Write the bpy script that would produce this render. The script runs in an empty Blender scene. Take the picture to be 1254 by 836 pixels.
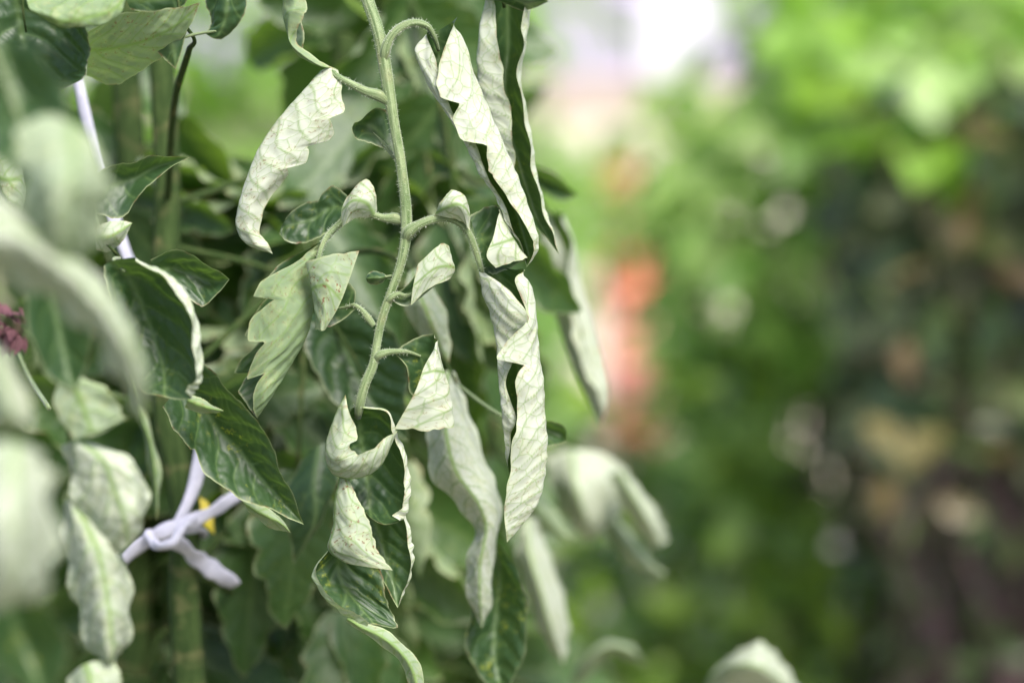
import bpy, math, random
import numpy as np
from mathutils import Vector, Matrix, Euler

# ------------------------------------------------------------------ camera, sky, sun, exposure
SC = bpy.context.scene
C = SC.collection
R = math.radians
PW, PH = 1254.0, 836.0            # photograph size, used to turn pixels into directions
FOC, SENS = 85.0, 36.0
FD = 0.708                        # focus distance (m)
CAM = Vector((0.0, 0.0, 1.15))
PITCH = -9.0

cd = bpy.data.cameras.new('camera'); cam = bpy.data.objects.new('camera', cd); C.objects.link(cam)
cam.location = CAM
cam.rotation_euler = (R(90 + PITCH), 0, 0)
cd.lens = FOC; cd.sensor_width = SENS; cd.clip_start = 0.02; cd.clip_end = 500
cd.dof.use_dof = True; cd.dof.focus_distance = FD; cd.dof.aperture_fstop = 5.4
SC.camera = cam

world = bpy.data.worlds.new('World'); SC.world = world; world.use_nodes = True
wn = world.node_tree.nodes; wl = world.node_tree.links
bg = wn['Background']; sky = wn.new('ShaderNodeTexSky'); sky.sky_type = 'NISHITA'
SUN_EL, SUN_AZ = R(54), R(150)    # azimuth clockwise from +Y: behind the camera, to the right
sky.sun_disc = False; sky.sun_elevation = SUN_EL; sky.sun_rotation = SUN_AZ
sky.air_density = 0.8; sky.dust_density = 3.0; sky.ozone_density = 0.8
wl.new(sky.outputs[0], bg.inputs[0]); bg.inputs[1].default_value = 0.065
sd = bpy.data.lights.new('sun', 'SUN'); sun = bpy.data.objects.new('sun', sd); C.objects.link(sun)
sd.energy = 1.5; sd.angle = R(22); sd.color = (1.0, 0.965, 0.91)
sdir = Vector((math.sin(SUN_AZ) * math.cos(SUN_EL), math.cos(SUN_AZ) * math.cos(SUN_EL), math.sin(SUN_EL)))
sun.rotation_euler = sdir.to_track_quat('Z', 'Y').to_euler(); sun.location = (2, -2, 5)
SC.view_settings.view_transform = 'Standard'; SC.view_settings.look = 'None'
SC.view_settings.exposure = 2.42; SC.view_settings.gamma = 1.0
SC.render.engine = 'CYCLES'
SC.cycles.use_denoising = True
SC.cycles.max_bounces = 8; SC.cycles.diffuse_bounces = 4; SC.cycles.transmission_bounces = 4
SC.cycles.glossy_bounces = 2; SC.cycles.sample_clamp_indirect = 6.0

CR = cam.rotation_euler.to_matrix()
CRn = np.array(CR); CAMn = np.array(CAM)
rng = np.random.default_rng(11); random.seed(11)

def PT(px, py, d=0.0):
    """photo pixel + millimetres in front (+) / behind (-) of the plane of focus -> world point (numpy, m)"""
    px = np.asarray(px, float); py = np.asarray(py, float); d = np.asarray(d, float)
    z = FD - d / 1000.0
    k = SENS / FOC / PW
    loc = np.stack([(px - PW / 2) * k * z, -(py - PH / 2) * k * z, -z], -1)
    return loc @ CRn.T + CAMn
def V(px, py, d=0.0): return Vector(PT(px, py, d).tolist())
def at_dist(px, py, dist):        # direction of a pixel at a distance (m) along the view axis
    return V(px, py, (FD - dist) * 1000)

# ------------------------------------------------------------------ material helpers
def new_mat(name):
    m = bpy.data.materials.new(name); m.use_nodes = True
    nt = m.node_tree; nt.nodes.clear()
    out = nt.nodes.new('ShaderNodeOutputMaterial')
    return m, nt, out
class G:
    def __init__(s, nt): s.nt = nt
    def n(s, t, **kw):
        x = s.nt.nodes.new(t)
        for k, v in kw.items(): setattr(x, k, v)
        return x
    def put(s, sock, val):
        if val is None: return
        if hasattr(val, 'is_linked'): s.nt.links.new(val, sock)
        else: sock.default_value = val
    def math(s, op, a, b=None, c=None, clamp=False):
        x = s.n('ShaderNodeMath', operation=op, use_clamp=clamp)
        for i, v in enumerate((a, b, c)): s.put(x.inputs[i], v)
        return x.outputs[0]
    def mix(s, f, a, b, blend='MIX'):
        x = s.n('ShaderNodeMix', data_type='RGBA', blend_type=blend)
        s.put(x.inputs[0], f)
        s.put(x.inputs[6], a if hasattr(a, 'is_linked') else (*a, 1)[:4])
        s.put(x.inputs[7], b if hasattr(b, 'is_linked') else (*b, 1)[:4])
        return x.outputs[2]
    def noise(s, vec, scale, detail=3, rough=0.5, dim='3D'):
        x = s.n('ShaderNodeTexNoise', noise_dimensions=dim)
        s.put(x.inputs['Vector'], vec); x.inputs['Scale'].default_value = scale
        x.inputs['Detail'].default_value = detail; x.inputs['Roughness'].default_value = rough
        return x.outputs[0]
    def ramp(s, f, lo, hi):
        x = s.n('ShaderNodeMapRange', interpolation_type='SMOOTHSTEP')
        s.put(x.inputs[0], f); x.inputs[1].default_value = lo; x.inputs[2].default_value = hi
        return x.outputs[0]
    def attr(s, name):
        x = s.n('ShaderNodeAttribute', attribute_name=name); return x

def leaf_material(name='tomato_leaf', top_a=(0.011, 0.031, 0.012), top_b=(0.025, 0.060, 0.018), under_a=(0.32, 0.355, 0.265),
                  under_b=(0.46, 0.48, 0.41), trans=(0.22, 0.40, 0.04), tfac=0.24, fine=True):
    m, nt, out = new_mat(name); g = G(nt)
    uv = g.n('ShaderNodeUVMap').outputs[0]
    oi = g.n('ShaderNodeObjectInfo')
    col = g.n('ShaderNodeSeparateColor'); nt.links.new(oi.outputs['Color'], col.inputs[0])
    yel, spot, pale = col.outputs[0], col.outputs[1], col.outputs[2]
    off = g.n('ShaderNodeVectorMath', operation='SCALE'); off.inputs[0].default_value = (37.0, 91.0, 13.0)
    nt.links.new(oi.outputs['Random'], off.inputs['Scale'])
    uvo = g.n('ShaderNodeVectorMath', operation='ADD'); nt.links.new(uv, uvo.inputs[0]); nt.links.new(off.outputs[0], uvo.inputs[1])
    u = uvo.outputs[0]
    vein = g.attr('vein').outputs['Fac']; edge = g.attr('edge').outputs['Fac']
    n1 = g.noise(u, 0.9, 3, 0.55); n2 = g.noise(u, 2.6, 4, 0.6); n3 = g.noise(u, 11, 3, 0.6); n4 = g.noise(u, 5.0, 5, 0.7)
    vor = g.n('ShaderNodeTexVoronoi', feature='DISTANCE_TO_EDGE', voronoi_dimensions='2D')
    warp = g.n('ShaderNodeVectorMath', operation='MULTIPLY_ADD')
    nc = g.n('ShaderNodeTexNoise'); nt.links.new(u, nc.inputs['Vector']); nc.inputs['Scale'].default_value = 3.0
    nt.links.new(nc.outputs[1], warp.inputs[0]); warp.inputs[1].default_value = (0.18, 0.18, 0); nt.links.new(u, warp.inputs[2])
    nt.links.new(warp.outputs[0], vor.inputs['Vector']); vor.inputs['Scale'].default_value = 2.4
    ter = g.ramp(vor.outputs['Distance'], 0.075, 0.0)
    cell = g.ramp(vor.outputs['Distance'], 0.0, 0.32)
    # upper face
    top = g.mix(n2, top_a, top_b)
    blot = g.math('MULTIPLY', g.ramp(n4, 0.52, 0.68), g.math('MULTIPLY', g.math('MULTIPLY', yel, 0.8), g.ramp(n1, 0.45, 0.68)))
    top = g.mix(blot, top, (0.25, 0.27, 0.025))
    top = g.mix(g.math('MULTIPLY', ter, 0.08), top, (0.07, 0.13, 0.04))
    top = g.mix(g.math('MULTIPLY', vein, 0.55), top, (0.10, 0.16, 0.05))
    # under face
    un = g.mix(n1, under_a, under_b)
    un = g.mix(g.ramp(pale, 0.0, 1.0), g.mix(1.0, un, (0.40, 0.52, 0.34), 'MULTIPLY'), un)  # low pale: greener underside, plus shade of down-facing blades put into the colour
    un = g.mix(g.math('MULTIPLY', g.ramp(n2, 0.45, 0.7), 0.35), un, (0.33, 0.36, 0.16))
    un = g.mix(g.math('MULTIPLY', ter, 0.5), un, (0.17, 0.25, 0.09))
    un = g.mix(g.math('MULTIPLY', vein, 0.9), un, (0.13, 0.21, 0.055))
    sp = g.math('MULTIPLY', g.ramp(n3, 0.575, 0.635), g.math('MULTIPLY', spot, g.ramp(n2, 0.44, 0.58)))
    un = g.mix(g.math('MULTIPLY', sp, 0.85), un, (0.14, 0.055, 0.035))
    # margin
    rimc = g.mix(g.ramp(n2, 0.5, 0.65), (0.36, 0.40, 0.22), (0.20, 0.09, 0.05))
    back = g.n('ShaderNodeNewGeometry').outputs['Backfacing']
    base = g.mix(back, top, un)
    base = g.mix(g.math('MULTIPLY', edge, 0.6), base, rimc)
    # relief
    h = g.math('ADD', g.math('MULTIPLY', cell, 0.5), g.math('MULTIPLY', n3, 0.35))
    bp = g.n('ShaderNodeBump'); bp.inputs['Strength'].default_value = 0.5; bp.inputs['Distance'].default_value = 0.00025
    nt.links.new(h, bp.inputs['Height'])
    pr = g.n('ShaderNodeBsdfPrincipled')
    nt.links.new(base, pr.inputs['Base Color']); nt.links.new(bp.outputs[0], pr.inputs['Normal'])
    g.put(pr.inputs['Roughness'], g.math('MULTIPLY_ADD', back, 0.22, 0.50))
    g.put(pr.inputs['Specular IOR Level'], g.math('MULTIPLY_ADD', back, -0.25, 0.5))
    tr = g.n('ShaderNodeBsdfTranslucent')
    tc = g.mix(back, g.mix(1.0, g.mix(0.5, trans, base), (1, 1, 1), 'MULTIPLY'), g.mix(0.45, trans, base))
    nt.links.new(tc, tr.inputs['Color'])
    ms = g.n('ShaderNodeMixShader'); ms.inputs[0].default_value = tfac
    nt.links.new(pr.outputs[0], ms.inputs[1]); nt.links.new(tr.outputs[0], ms.inputs[2]); nt.links.new(ms.outputs[0], out.inputs[0])
    return m

def stem_material(name='tomato_stem', a=(0.06, 0.105, 0.025), b=(0.17, 0.22, 0.10), fuzz=(0.40, 0.44, 0.30), sheen=.25, rough=.6, spec=.4):
    m, nt, out = new_mat(name); g = G(nt)
    uv = g.n('ShaderNodeUVMap').outputs[0]
    mp = g.n('ShaderNodeMapping'); nt.links.new(uv, mp.inputs[0]); mp.inputs['Scale'].default_value = (1.0, 0.09, 1)
    st = g.noise(mp.outputs[0], 9, 4, 0.6); n2 = g.noise(uv, 30, 3, 0.6); n3 = g.noise(uv, 1.3, 2)
    c = g.mix(g.ramp(st, 0.36, 0.64), a, b)
    c = g.mix(g.math('MULTIPLY', g.ramp(n3, 0.5, 0.75), 0.4), c, (0.20, 0.17, 0.08))
    c = g.mix(g.math('MULTIPLY', g.ramp(n2, 0.55, 0.75), 0.5), c, fuzz)
    pr = g.n('ShaderNodeBsdfPrincipled'); nt.links.new(c, pr.inputs['Base Color']); pr.inputs['Roughness'].default_value = rough; pr.inputs['Specular IOR Level'].default_value = spec
    pr.inputs['Sheen Weight'].default_value = sheen
    bp = g.n('ShaderNodeBump'); bp.inputs['Strength'].default_value = 0.5; bp.inputs['Distance'].default_value = 0.0004
    nt.links.new(g.math('ADD', st, g.math('MULTIPLY', n2, 0.6)), bp.inputs['Height']); nt.links.new(bp.outputs[0], pr.inputs['Normal'])
    nt.links.new(pr.outputs[0], out.inputs[0])
    return m

def plain_material(name, a, b, scale=20.0, rough=0.7, detail=5, bump=0.0, trans=0.0, spec=0.4, coord='Object'):
    m, nt, out = new_mat(name); g = G(nt)
    tc = g.n('ShaderNodeTexCoord').outputs[coord]
    n = g.noise(tc, scale, detail, 0.6); n_big = g.noise(tc, scale * 0.13, 3, 0.5)
    c = g.mix(g.ramp(n, 0.3, 0.7), a, b)
    c = g.mix(g.math('MULTIPLY', n_big, 0.35), c, tuple(x * 0.55 for x in a))
    pr = g.n('ShaderNodeBsdfPrincipled'); nt.links.new(c, pr.inputs['Base Color'])
    pr.inputs['Roughness'].default_value = rough; pr.inputs['Specular IOR Level'].default_value = spec
    if bump:
        bp = g.n('ShaderNodeBump'); bp.inputs['Strength'].default_value = 0.6; bp.inputs['Distance'].default_value = bump
        nt.links.new(n, bp.inputs['Height']); nt.links.new(bp.outputs[0], pr.inputs['Normal'])
    sh = pr.outputs[0]
    if trans:
        tr = g.n('ShaderNodeBsdfTranslucent'); nt.links.new(c, tr.inputs['Color'])
        ms = g.n('ShaderNodeMixShader'); ms.inputs[0].default_value = trans
        nt.links.new(sh, ms.inputs[1]); nt.links.new(tr.outputs[0], ms.inputs[2]); sh = ms.outputs[0]
    nt.links.new(sh, out.inputs[0])
    return m

def bush_leaf_material(name, cols, trans_col, tfac=0.35, rough=0.42):
    """cols: three leaf greens picked by the per-leaf attribute 'tone'"""
    m, nt, out = new_mat(name); g = G(nt)
    t = g.attr('tone').outputs['Fac']
    cr = g.n('ShaderNodeValToRGB'); e = cr.color_ramp.elements
    e[0].color = (*cols[0], 1); e[1].color = (*cols[-1], 1); e[1].position = 1.0
    for i, c in enumerate(cols[1:-1]):
        k = e.new((i + 1) / (len(cols) - 1)); k.color = (*c, 1)
    nt.links.new(t, cr.inputs[0])
    back = g.n('ShaderNodeNewGeometry').outputs['Backfacing']
    base = g.mix(g.math('MULTIPLY', back, 0.35), cr.outputs[0], (0.16, 0.22, 0.11))
    pr = g.n('ShaderNodeBsdfPrincipled'); nt.links.new(base, pr.inputs['Base Color']); pr.inputs['Roughness'].default_value = rough
    tr = g.n('ShaderNodeBsdfTranslucent'); nt.links.new(g.mix(0.5, base, trans_col), tr.inputs['Color'])
    ms = g.n('ShaderNodeMixShader'); ms.inputs[0].default_value = tfac
    nt.links.new(pr.outputs[0], ms.inputs[1]); nt.links.new(tr.outputs[0], ms.inputs[2]); nt.links.new(ms.outputs[0], out.inputs[0])
    return m

M_LEAF = leaf_material()
M_STEM = stem_material()
M_STEMD = stem_material('tomato_main_stem', (0.018, 0.036, 0.008), (0.036, 0.06, 0.016), (.05, .08, .025), .0, .85, .15)
M_HAIR = plain_material('stem_hair', (0.55, 0.6, 0.45), (0.65, 0.7, 0.55), 50, 0.6, trans=0.3)

# ------------------------------------------------------------------ object helpers
def link(o, parent=None):
    C.objects.link(o)
    if parent is not None: o.parent = parent
    return o
def empty(name, loc, label, cat, group=None):
    o = bpy.data.objects.new(name, None); o.empty_display_size = 0.05; C.objects.link(o); o.location = loc
    o['label'] = label; o['category'] = cat
    if group: o['group'] = group
    return o
def tag(o, label, cat, group=None):
    o['label'] = label; o['category'] = cat
    if group: o['group'] = group
    return o
def add(name, me, mat, parent=None, color=None, kind=None):
    """mesh given in world coordinates"""
    o = bpy.data.objects.new(name, me)
    if mat is not None and not me.materials: me.materials.append(mat)
    link(o, parent)
    if parent is not None:
        p, off = parent, Vector((0, 0, 0))
        while p is not None: off += p.location; p = p.parent
        o.location = -off          # parents are only translated, so world coordinates stay put
    if color: o.color = (*color, 1.0)[:4]
    if kind: o['kind'] = kind
    return o
def mesh_np(name, verts, faces, smooth=True, uv=None, attrs=None):
    """faces: (n,3) or (n,4) array; uv per vertex; attrs {name: per-vertex float}"""
    me = bpy.data.meshes.new(name)
    verts = np.asarray(verts, np.float32); faces = np.asarray(faces, np.int32)
    nf, k = faces.shape
    me.vertices.add(len(verts)); me.vertices.foreach_set('co', verts.ravel())
    me.loops.add(nf * k); me.loops.foreach_set('vertex_index', faces.ravel())
    me.polygons.add(nf); me.polygons.foreach_set('loop_start', np.arange(0, nf * k, k, dtype=np.int32))
    me.polygons.foreach_set('loop_total', np.full(nf, k, np.int32))
    me.polygons.foreach_set('use_smooth', np.full(nf, smooth, bool))
    if uv is not None:
        l = me.uv_layers.new(name='UVMap'); l.data.foreach_set('uv', np.asarray(uv, np.float32)[faces.ravel()].ravel())
    for an, av in (attrs or {}).items():
        a = me.attributes.new(an, 'FLOAT', 'POINT'); a.data.foreach_set('value', np.asarray(av, np.float32).ravel())
    me.update(calc_edges=True); me.validate()
    return me

def cr_interp(A, n):
    """Catmull-Rom along axis 0 to n samples"""
    A = np.asarray(A, float); m = len(A)
    if m == 1: return np.repeat(A, n, 0)
    pad = np.concatenate([2 * A[:1] - A[1:2], A, 2 * A[-1:] - A[-2:-1]], 0)
    t = np.linspace(0, m - 1, n); i = np.minimum(t.astype(int), m - 2); f = (t - i).reshape((-1,) + (1,) * (A.ndim - 1))
    p0, p1, p2, p3 = pad[i], pad[i + 1], pad[i + 2], pad[i + 3]
    return 0.5 * (2 * p1 + (p2 - p0) * f + (2 * p0 - 5 * p1 + 4 * p2 - p3) * f**2 + (3 * p1 - p0 - 3 * p2 + p3) * f**3)

def grid_leaf(name, ctrl, mid, face='T', nu=60, nv=90, teethL=(), teethR=(), puff=0.30, wave=0.5, spacing=8.5, seed=0, ser=0.02, double=False):
    """ctrl: world-space control grid [rows, cols, 3]; mid = column (float) where the midrib runs.
       teeth: (v of the tooth tip, depth 0..1 of the half width, length in v of the recovery)"""
    r = np.random.default_rng(seed)
    ctrl = np.asarray(ctrl, float); nr, ncol = ctrl.shape[:2]
    P0 = cr_interp(ctrl, nv)                                   # nv, cols, 3
    fine = 220
    Pf = cr_interp(np.swapaxes(P0, 0, 1), fine); Pf = np.swapaxes(Pf, 0, 1)     # nv, fine, 3
    umid = mid / (ncol - 1)
    v = np.linspace(0, 1, nv)
    def edge_prof(teeth, ph):
        e = np.ones(nv)
        for (v0, dep, ln) in teeth:
            x = v - v0
            cut = np.where(x < 0, 0, np.where(x < 0.018, x / 0.018, np.clip(1 - (x - 0.018) / ln, 0, 1) ** 1.3))
            e = np.minimum(e, 1 - dep * cut)
        nz = np.sin(v * 61 + ph) * 0.5 + np.sin(v * 37 + 2 * ph) * 0.7 + np.sin(v * 103 + 3 * ph) * 0.3
        return e - ser * (1 + nz) * np.clip(np.minimum(v, 1 - v) * 8, 0, 1)
    eL, eR = edge_prof(teethL, r.uniform(0, 6)), edge_prof(teethR, r.uniform(0, 6))
    uu = np.linspace(-1, 1, nu)
    if 0 < umid < 1:
        k0 = np.argmin(abs(uu)); uu[k0] = 0
    U = np.where(uu[None] < 0, umid * (1 + uu[None] * eL[:, None]), umid + (1 - umid) * uu[None] * eR[:, None])
    x = np.clip(U, 0, 1) * (fine - 1); i = np.minimum(x.astype(int), fine - 2); f = (x - i)[..., None]
    rows = np.arange(nv)[:, None]
    P = Pf[rows, i] * (1 - f) + Pf[rows, i + 1] * f
    # metric coordinates (mm)
    km = int(np.argmin(abs(U.mean(0) - umid)))
    seg = np.linalg.norm(np.diff(P, axis=1), axis=2) * 1000
    cum = np.concatenate([np.zeros((nv, 1)), np.cumsum(seg, 1)], 1); t = cum - cum[:, km:km + 1]
    ms = np.linalg.norm(np.diff(P[:, km], axis=0), axis=1) * 1000
    s = np.concatenate([[0], np.cumsum(ms)])[:, None] * np.ones((1, nu))
    at = abs(t)
    a = 0.75
    jig = 1.2 * np.sin(at * 0.35 + s * 0.12 + seed) + 0.8 * np.sin(s * 0.31 + seed * 1.7)
    ph = (s - a * at - 0.012 * at**2 + jig) / spacing + np.where(t < 0, 0.37, 0.0) + r.uniform()
    dist = abs(ph - np.round(ph)) * spacing * 0.8
    wv = 0.36 * (1 - 0.5 * np.clip(at / 22, 0, 1))
    vein2 = np.exp(-(dist / wv) ** 2) * np.clip(at / 0.4, 0, 1)
    L = s[-1, 0]
    wm = 0.95 * (1 - 0.65 * s / max(L, 1e-6)) + 0.1
    veinm = np.exp(-(t / wm) ** 2)
    vein = np.clip(np.maximum(vein2 * 0.8, veinm), 0, 1)
    dL, dR = t - t[:, :1], t[:, -1:] - t
    de = np.minimum(dL, dR)
    endd = np.minimum(s, L - s) + 0.25
    de = np.minimum(de, np.maximum(L - s, 0) + 0.1)
    edge = np.exp(-(de / 0.45) ** 2)
    # quilting: blade puffs towards the upper face between the veins
    q = (1 - np.exp(-(dist / 1.9) ** 2)) * (1 - np.exp(-(at / 2.2) ** 2))
    q2 = np.sin(s * 1.15 + 2.1 * np.sin(at * 0.45 + seed)) * np.sin(at * 1.05 + seed * 2.0 + 1.5 * np.sin(s * 0.5))
    taper = np.clip(de / 2.5, 0.15, 1) * np.clip(endd / 3.0, 0.05, 1)
    hgt = (puff * q + puff * 0.28 * q2) * taper
    wav = wave * np.sin(s * 0.42 + seed * 3.1 + np.where(t < 0, 1.3, 0)) * np.clip(1 - de / 6.0, 0, 1) ** 2 * np.clip(at / 4, 0, 1) * np.clip(endd / 6, 0, 1)
    du = np.gradient(P, axis=1); dv = np.gradient(P, axis=0)
    nrm = np.cross(dv, du); nrm /= (np.linalg.norm(nrm, axis=2, keepdims=True) + 1e-12)
    if face == 'U': nrm = -nrm
    P = P + nrm * ((hgt + wav) / 1000.0)[..., None]
    idx = np.arange(nv * nu).reshape(nv, nu)
    q4 = np.stack([idx[:-1, :-1], idx[1:, :-1], idx[1:, 1:], idx[:-1, 1:]], -1).reshape(-1, 4)
    if face == 'U': q4 = q4[:, ::-1]
    uvs = np.stack([t / 10.0 + 20 + seed * 7.3, s / 10.0 + 20 + seed * 3.1], -1).reshape(-1, 2)
    return mesh_np(name, P.reshape(-1, 3), q4, True, uvs, {'vein': vein, 'edge': edge})

def sheet(rows, mid, face, d0=0.0, **kw):
    """rows of photo pixels (x, y[, d]); a row with a single point is a tip"""
    n = max(len(r_) for r_ in rows); g = []
    for r_ in rows:
        if len(r_) == 1: r_ = r_ * n
        g.append([PT(p[0], p[1], (p[2] if len(p) > 2 else 0.0) + d0) for p in r_])
    return grid_leaf('leaflet', np.array(g), mid, face, **kw)

def hermite(A, n):
    """smooth curve through unevenly spaced points (chord-length parameter), n samples"""
    A = np.asarray(A, float); L = np.concatenate([[0], np.cumsum(np.linalg.norm(np.diff(A[:, :3], axis=0), axis=1) + 1e-9)])
    h = np.diff(L)[:, None]; sl = np.diff(A, axis=0) / h
    m = np.empty_like(A); m[0] = sl[0]; m[-1] = sl[-1]
    if len(A) > 2: m[1:-1] = (sl[:-1] * h[1:] + sl[1:] * h[:-1]) / (h[1:] + h[:-1])
    t = np.linspace(0, L[-1], n); i = np.clip(np.searchsorted(L, t, 'right') - 1, 0, len(A) - 2)
    f = ((t - L[i]) / h[i, 0])[:, None]; H = h[i]
    return (2*f**3 - 3*f**2 + 1) * A[i] + (f**3 - 2*f**2 + f) * H * m[i] + (-2*f**3 + 3*f**2) * A[i + 1] + (f**3 - f**2) * H * m[i + 1]
def tube(name, pts, rad, ns=14, seg=60, ridge=0.05, cap=True, seed=0):
    """pts world (n,3); rad (n,) metres"""
    pts = np.asarray(pts, float); rad = np.asarray(rad, float)
    pr_ = hermite(np.concatenate([pts, rad[:, None]], 1), seg); p, r_ = pr_[:, :3], np.maximum(pr_[:, 3], 1e-5)
    T = np.gradient(p, axis=0); T /= np.linalg.norm(T, axis=1, keepdims=True) + 1e-12
    N = np.zeros_like(T); a0 = np.array([0, 1.0, 0.13]); a0 -= T[0] * (a0 @ T[0]); N[0] = a0 / np.linalg.norm(a0)
    for i in range(1, seg):
        b = N[i - 1] - T[i] * (N[i - 1] @ T[i]); N[i] = b / (np.linalg.norm(b) + 1e-12)
    B = np.cross(T, N)
    th = np.linspace(0, 2 * np.pi, ns, endpoint=False)
    prof = 1 + ridge * np.cos(5 * th + seed) + ridge * 0.5 * np.cos(3 * th + 1.0)
    X = p[:, None] + (r_[:, None] * prof[None] )[..., None] * (np.cos(th)[None, :, None] * N[:, None] + np.sin(th)[None, :, None] * B[:, None])
    idx = np.arange(seg * ns).reshape(seg, ns); nx = np.roll(idx, -1, 1)
    q = np.stack([idx[:-1], nx[:-1], nx[1:], idx[1:]], -1).reshape(-1, 4)
    verts = X.reshape(-1, 3); L = np.concatenate([[0], np.cumsum(np.linalg.norm(np.diff(p, axis=0), axis=1))])
    uv = np.stack([np.broadcast_to(np.sin(th)[None] * 0.4, (seg, ns)) + np.broadcast_to(np.cos(th)[None] * 0.3, (seg, ns)), np.broadcast_to(L[:, None] * 100, (seg, ns))], -1).reshape(-1, 2)
    verts = np.concatenate([verts, p[:1], p[-1:]]); uv = np.concatenate([uv, uv[:1], uv[-1:]])
    c0, c1 = seg * ns, seg * ns + 1
    capf = [[c0, nx[0, k], idx[0, k], c0] for k in range(ns)] + [[c1, idx[-1, k], nx[-1, k], c1] for k in range(ns)]
    me = bpy.data.meshes.new(name)
    allf = [tuple(f) for f in q] + [(f[0], f[1], f[2]) for f in capf]
    me.from_pydata(verts.tolist(), [], allf)
    l = me.uv_layers.new(name='UVMap'); li = np.empty(len(me.loops), np.int32); me.loops.foreach_get('vertex_index', li)
    l.data.foreach_set('uv', uv[li].astype(np.float32).ravel())
    me.polygons.foreach_set('use_smooth', np.ones(len(me.polygons), bool)); me.update()
    return me
PX = SENS / FOC / PW * FD          # metres per photo pixel in the plane of focus
def ptube(name, pix, **kw):
    """pix: (x, y, d, radius in pixels at focus scale)"""
    return tube(name, [PT(p[0], p[1], p[2]) for p in pix], [p[3] * PX * (FD - p[2] / 1000) / FD for p in pix], **kw)

def hairs(paths, per_mm=5.0, lmin=0.5, lmax=1.2, seed=1):
    """fine hairs on tubes; paths = list of (pix list)"""
    r = np.random.default_rng(seed); vs = []; fs = []
    for pix in paths:
        pr_ = hermite(np.array([[*PT(a[0], a[1], a[2]), a[3] * PX] for a in pix]), 80); p, rr = pr_[:, :3], pr_[:, 3]
        T = np.gradient(p, axis=0); T /= np.linalg.norm(T, axis=1, keepdims=True)
        L = np.linalg.norm(np.diff(p, axis=0), axis=1).sum() * 1000
        for _ in range(int(L * per_mm)):
            i = r.integers(0, 80); t = T[i]
            n = r.normal(size=3); n -= t * (n @ t); n /= np.linalg.norm(n)
            b = np.cross(t, n); o = p[i] + n * rr[i] * 0.97 + t * r.uniform(-.4, .4) / 1000
            le = r.uniform(lmin, lmax) / 1000 * (1.5 if r.uniform() < .08 else 1); w = 0.00007
            tip = o + (n + t * r.uniform(-.5, .5) + b * r.uniform(-.4, .4)) * le
            k = len(vs); vs += [o + t * w, o - t * w * .5 + b * w * .87, o - t * w * .5 - b * w * .87, tip]
            fs += [[k, k + 1, k + 3], [k + 1, k + 2, k + 3], [k + 2, k, k + 3]]
    return mesh_np('stem_hairs', np.array(vs), np.array(fs), False)

# ------------------------------------------------------------------ ground, path
def flat_sheet(name, pts, z, mat):
    me = bpy.data.meshes.new(name); me.from_pydata([(x, y, z) for x, y in pts], [], [tuple(range(len(pts)))])
    o = add(name, me, mat); o['kind'] = 'structure'; return o
M_SOIL = plain_material('garden_soil', (0.05, 0.06, 0.022), (0.10, 0.10, 0.04), 14, 0.95, bump=0.01)
M_PATH = plain_material('gravel_path', (0.42, 0.36, 0.27), (0.58, 0.53, 0.44), 30, 0.9, bump=0.004)
M_BRICKP = plain_material('brick_paving', (0.42, 0.14, 0.09), (0.52, 0.22, 0.15), 18, 0.85, bump=0.003)
flat_sheet('ground', [(-60, -20), (60, -20), (60, 160), (-60, 160)], 0.0, M_SOIL)
flat_sheet('path', [(-0.35, -1), (0.3, -1), (0.95, 8), (1.7, 14), (2.2, 17.6), (-0.9, 17.6), (-0.2, 12), (0.1, 8)], 0.004, M_PATH)


# ------------------------------------------------------------------ leaf templates for foliage away from the focus plane
def template(length, width, roll, bend, twist, seed, nu=22, nv=34, lob=0.25):
    """a lobed tomato leaflet hanging from the origin along -Z, upper face towards -Y"""
    r = np.random.default_rng(seed)
    nr, nc = 12, 9
    v = np.linspace(0, 1, nr); ang = bend * v
    dl = length / (nr - 1)
    y = np.cumsum(np.sin(ang)) * dl; z = -np.cumsum(np.cos(ang)) * dl
    y -= y[0]; z -= z[0]
    half = width * 0.5 * np.clip(np.sin(np.pi * np.clip(v * 0.94 + 0.05, 0, 1)) ** 0.75 * (1.15 - 0.45 * v), 0.02, None)
    half[-1] = 0.0004
    g = np.zeros((nr, nc, 3)); us = np.linspace(-1, 1, nc)
    asym = r.uniform(0.8, 1.2, 2)
    for i in range(nr):
        tang = np.array([0, math.sin(ang[i]), -math.cos(ang[i])]); tn = np.array([0, -math.cos(ang[i]), -math.sin(ang[i])])
        tw = twist * v[i]
        for j, u_ in enumerate(us):
            w = half[i] * (asym[0] if u_ < 0 else asym[1]); a = abs(u_) * w
            rl = roll * (0.55 + 0.6 * v[i]) * (asym[1] if u_ < 0 else asym[0]); k = rl / (width * 0.5)
            ph = a * k
            lat = (math.sin(ph) / k if abs(k) > 1e-3 else a) * (1 if u_ > 0 else -1); up = ((1 - math.cos(ph)) / k if abs(k) > 1e-3 else 0)
            ct, st = math.cos(tw), math.sin(tw)
            g[i, j] = np.array([0, y[i], z[i]]) + np.array([1, 0, 0]) * (lat * ct - up * st) + tn * (up * ct + lat * st)
    tl = [(0.22 + 0.2 * k + r.uniform(-.04, .04), lob * r.uniform(.5, 1.1), 0.14) for k in range(3)]
    trr = [(0.28 + 0.2 * k + r.uniform(-.04, .04), lob * r.uniform(.5, 1.1), 0.14) for k in range(3)]
    return grid_leaf('leaflet', g, (nc - 1) / 2, 'T', nu=nu, nv=nv, teethL=tl, teethR=trr, puff=0.6, wave=1.2, seed=seed)
TPL = []
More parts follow.
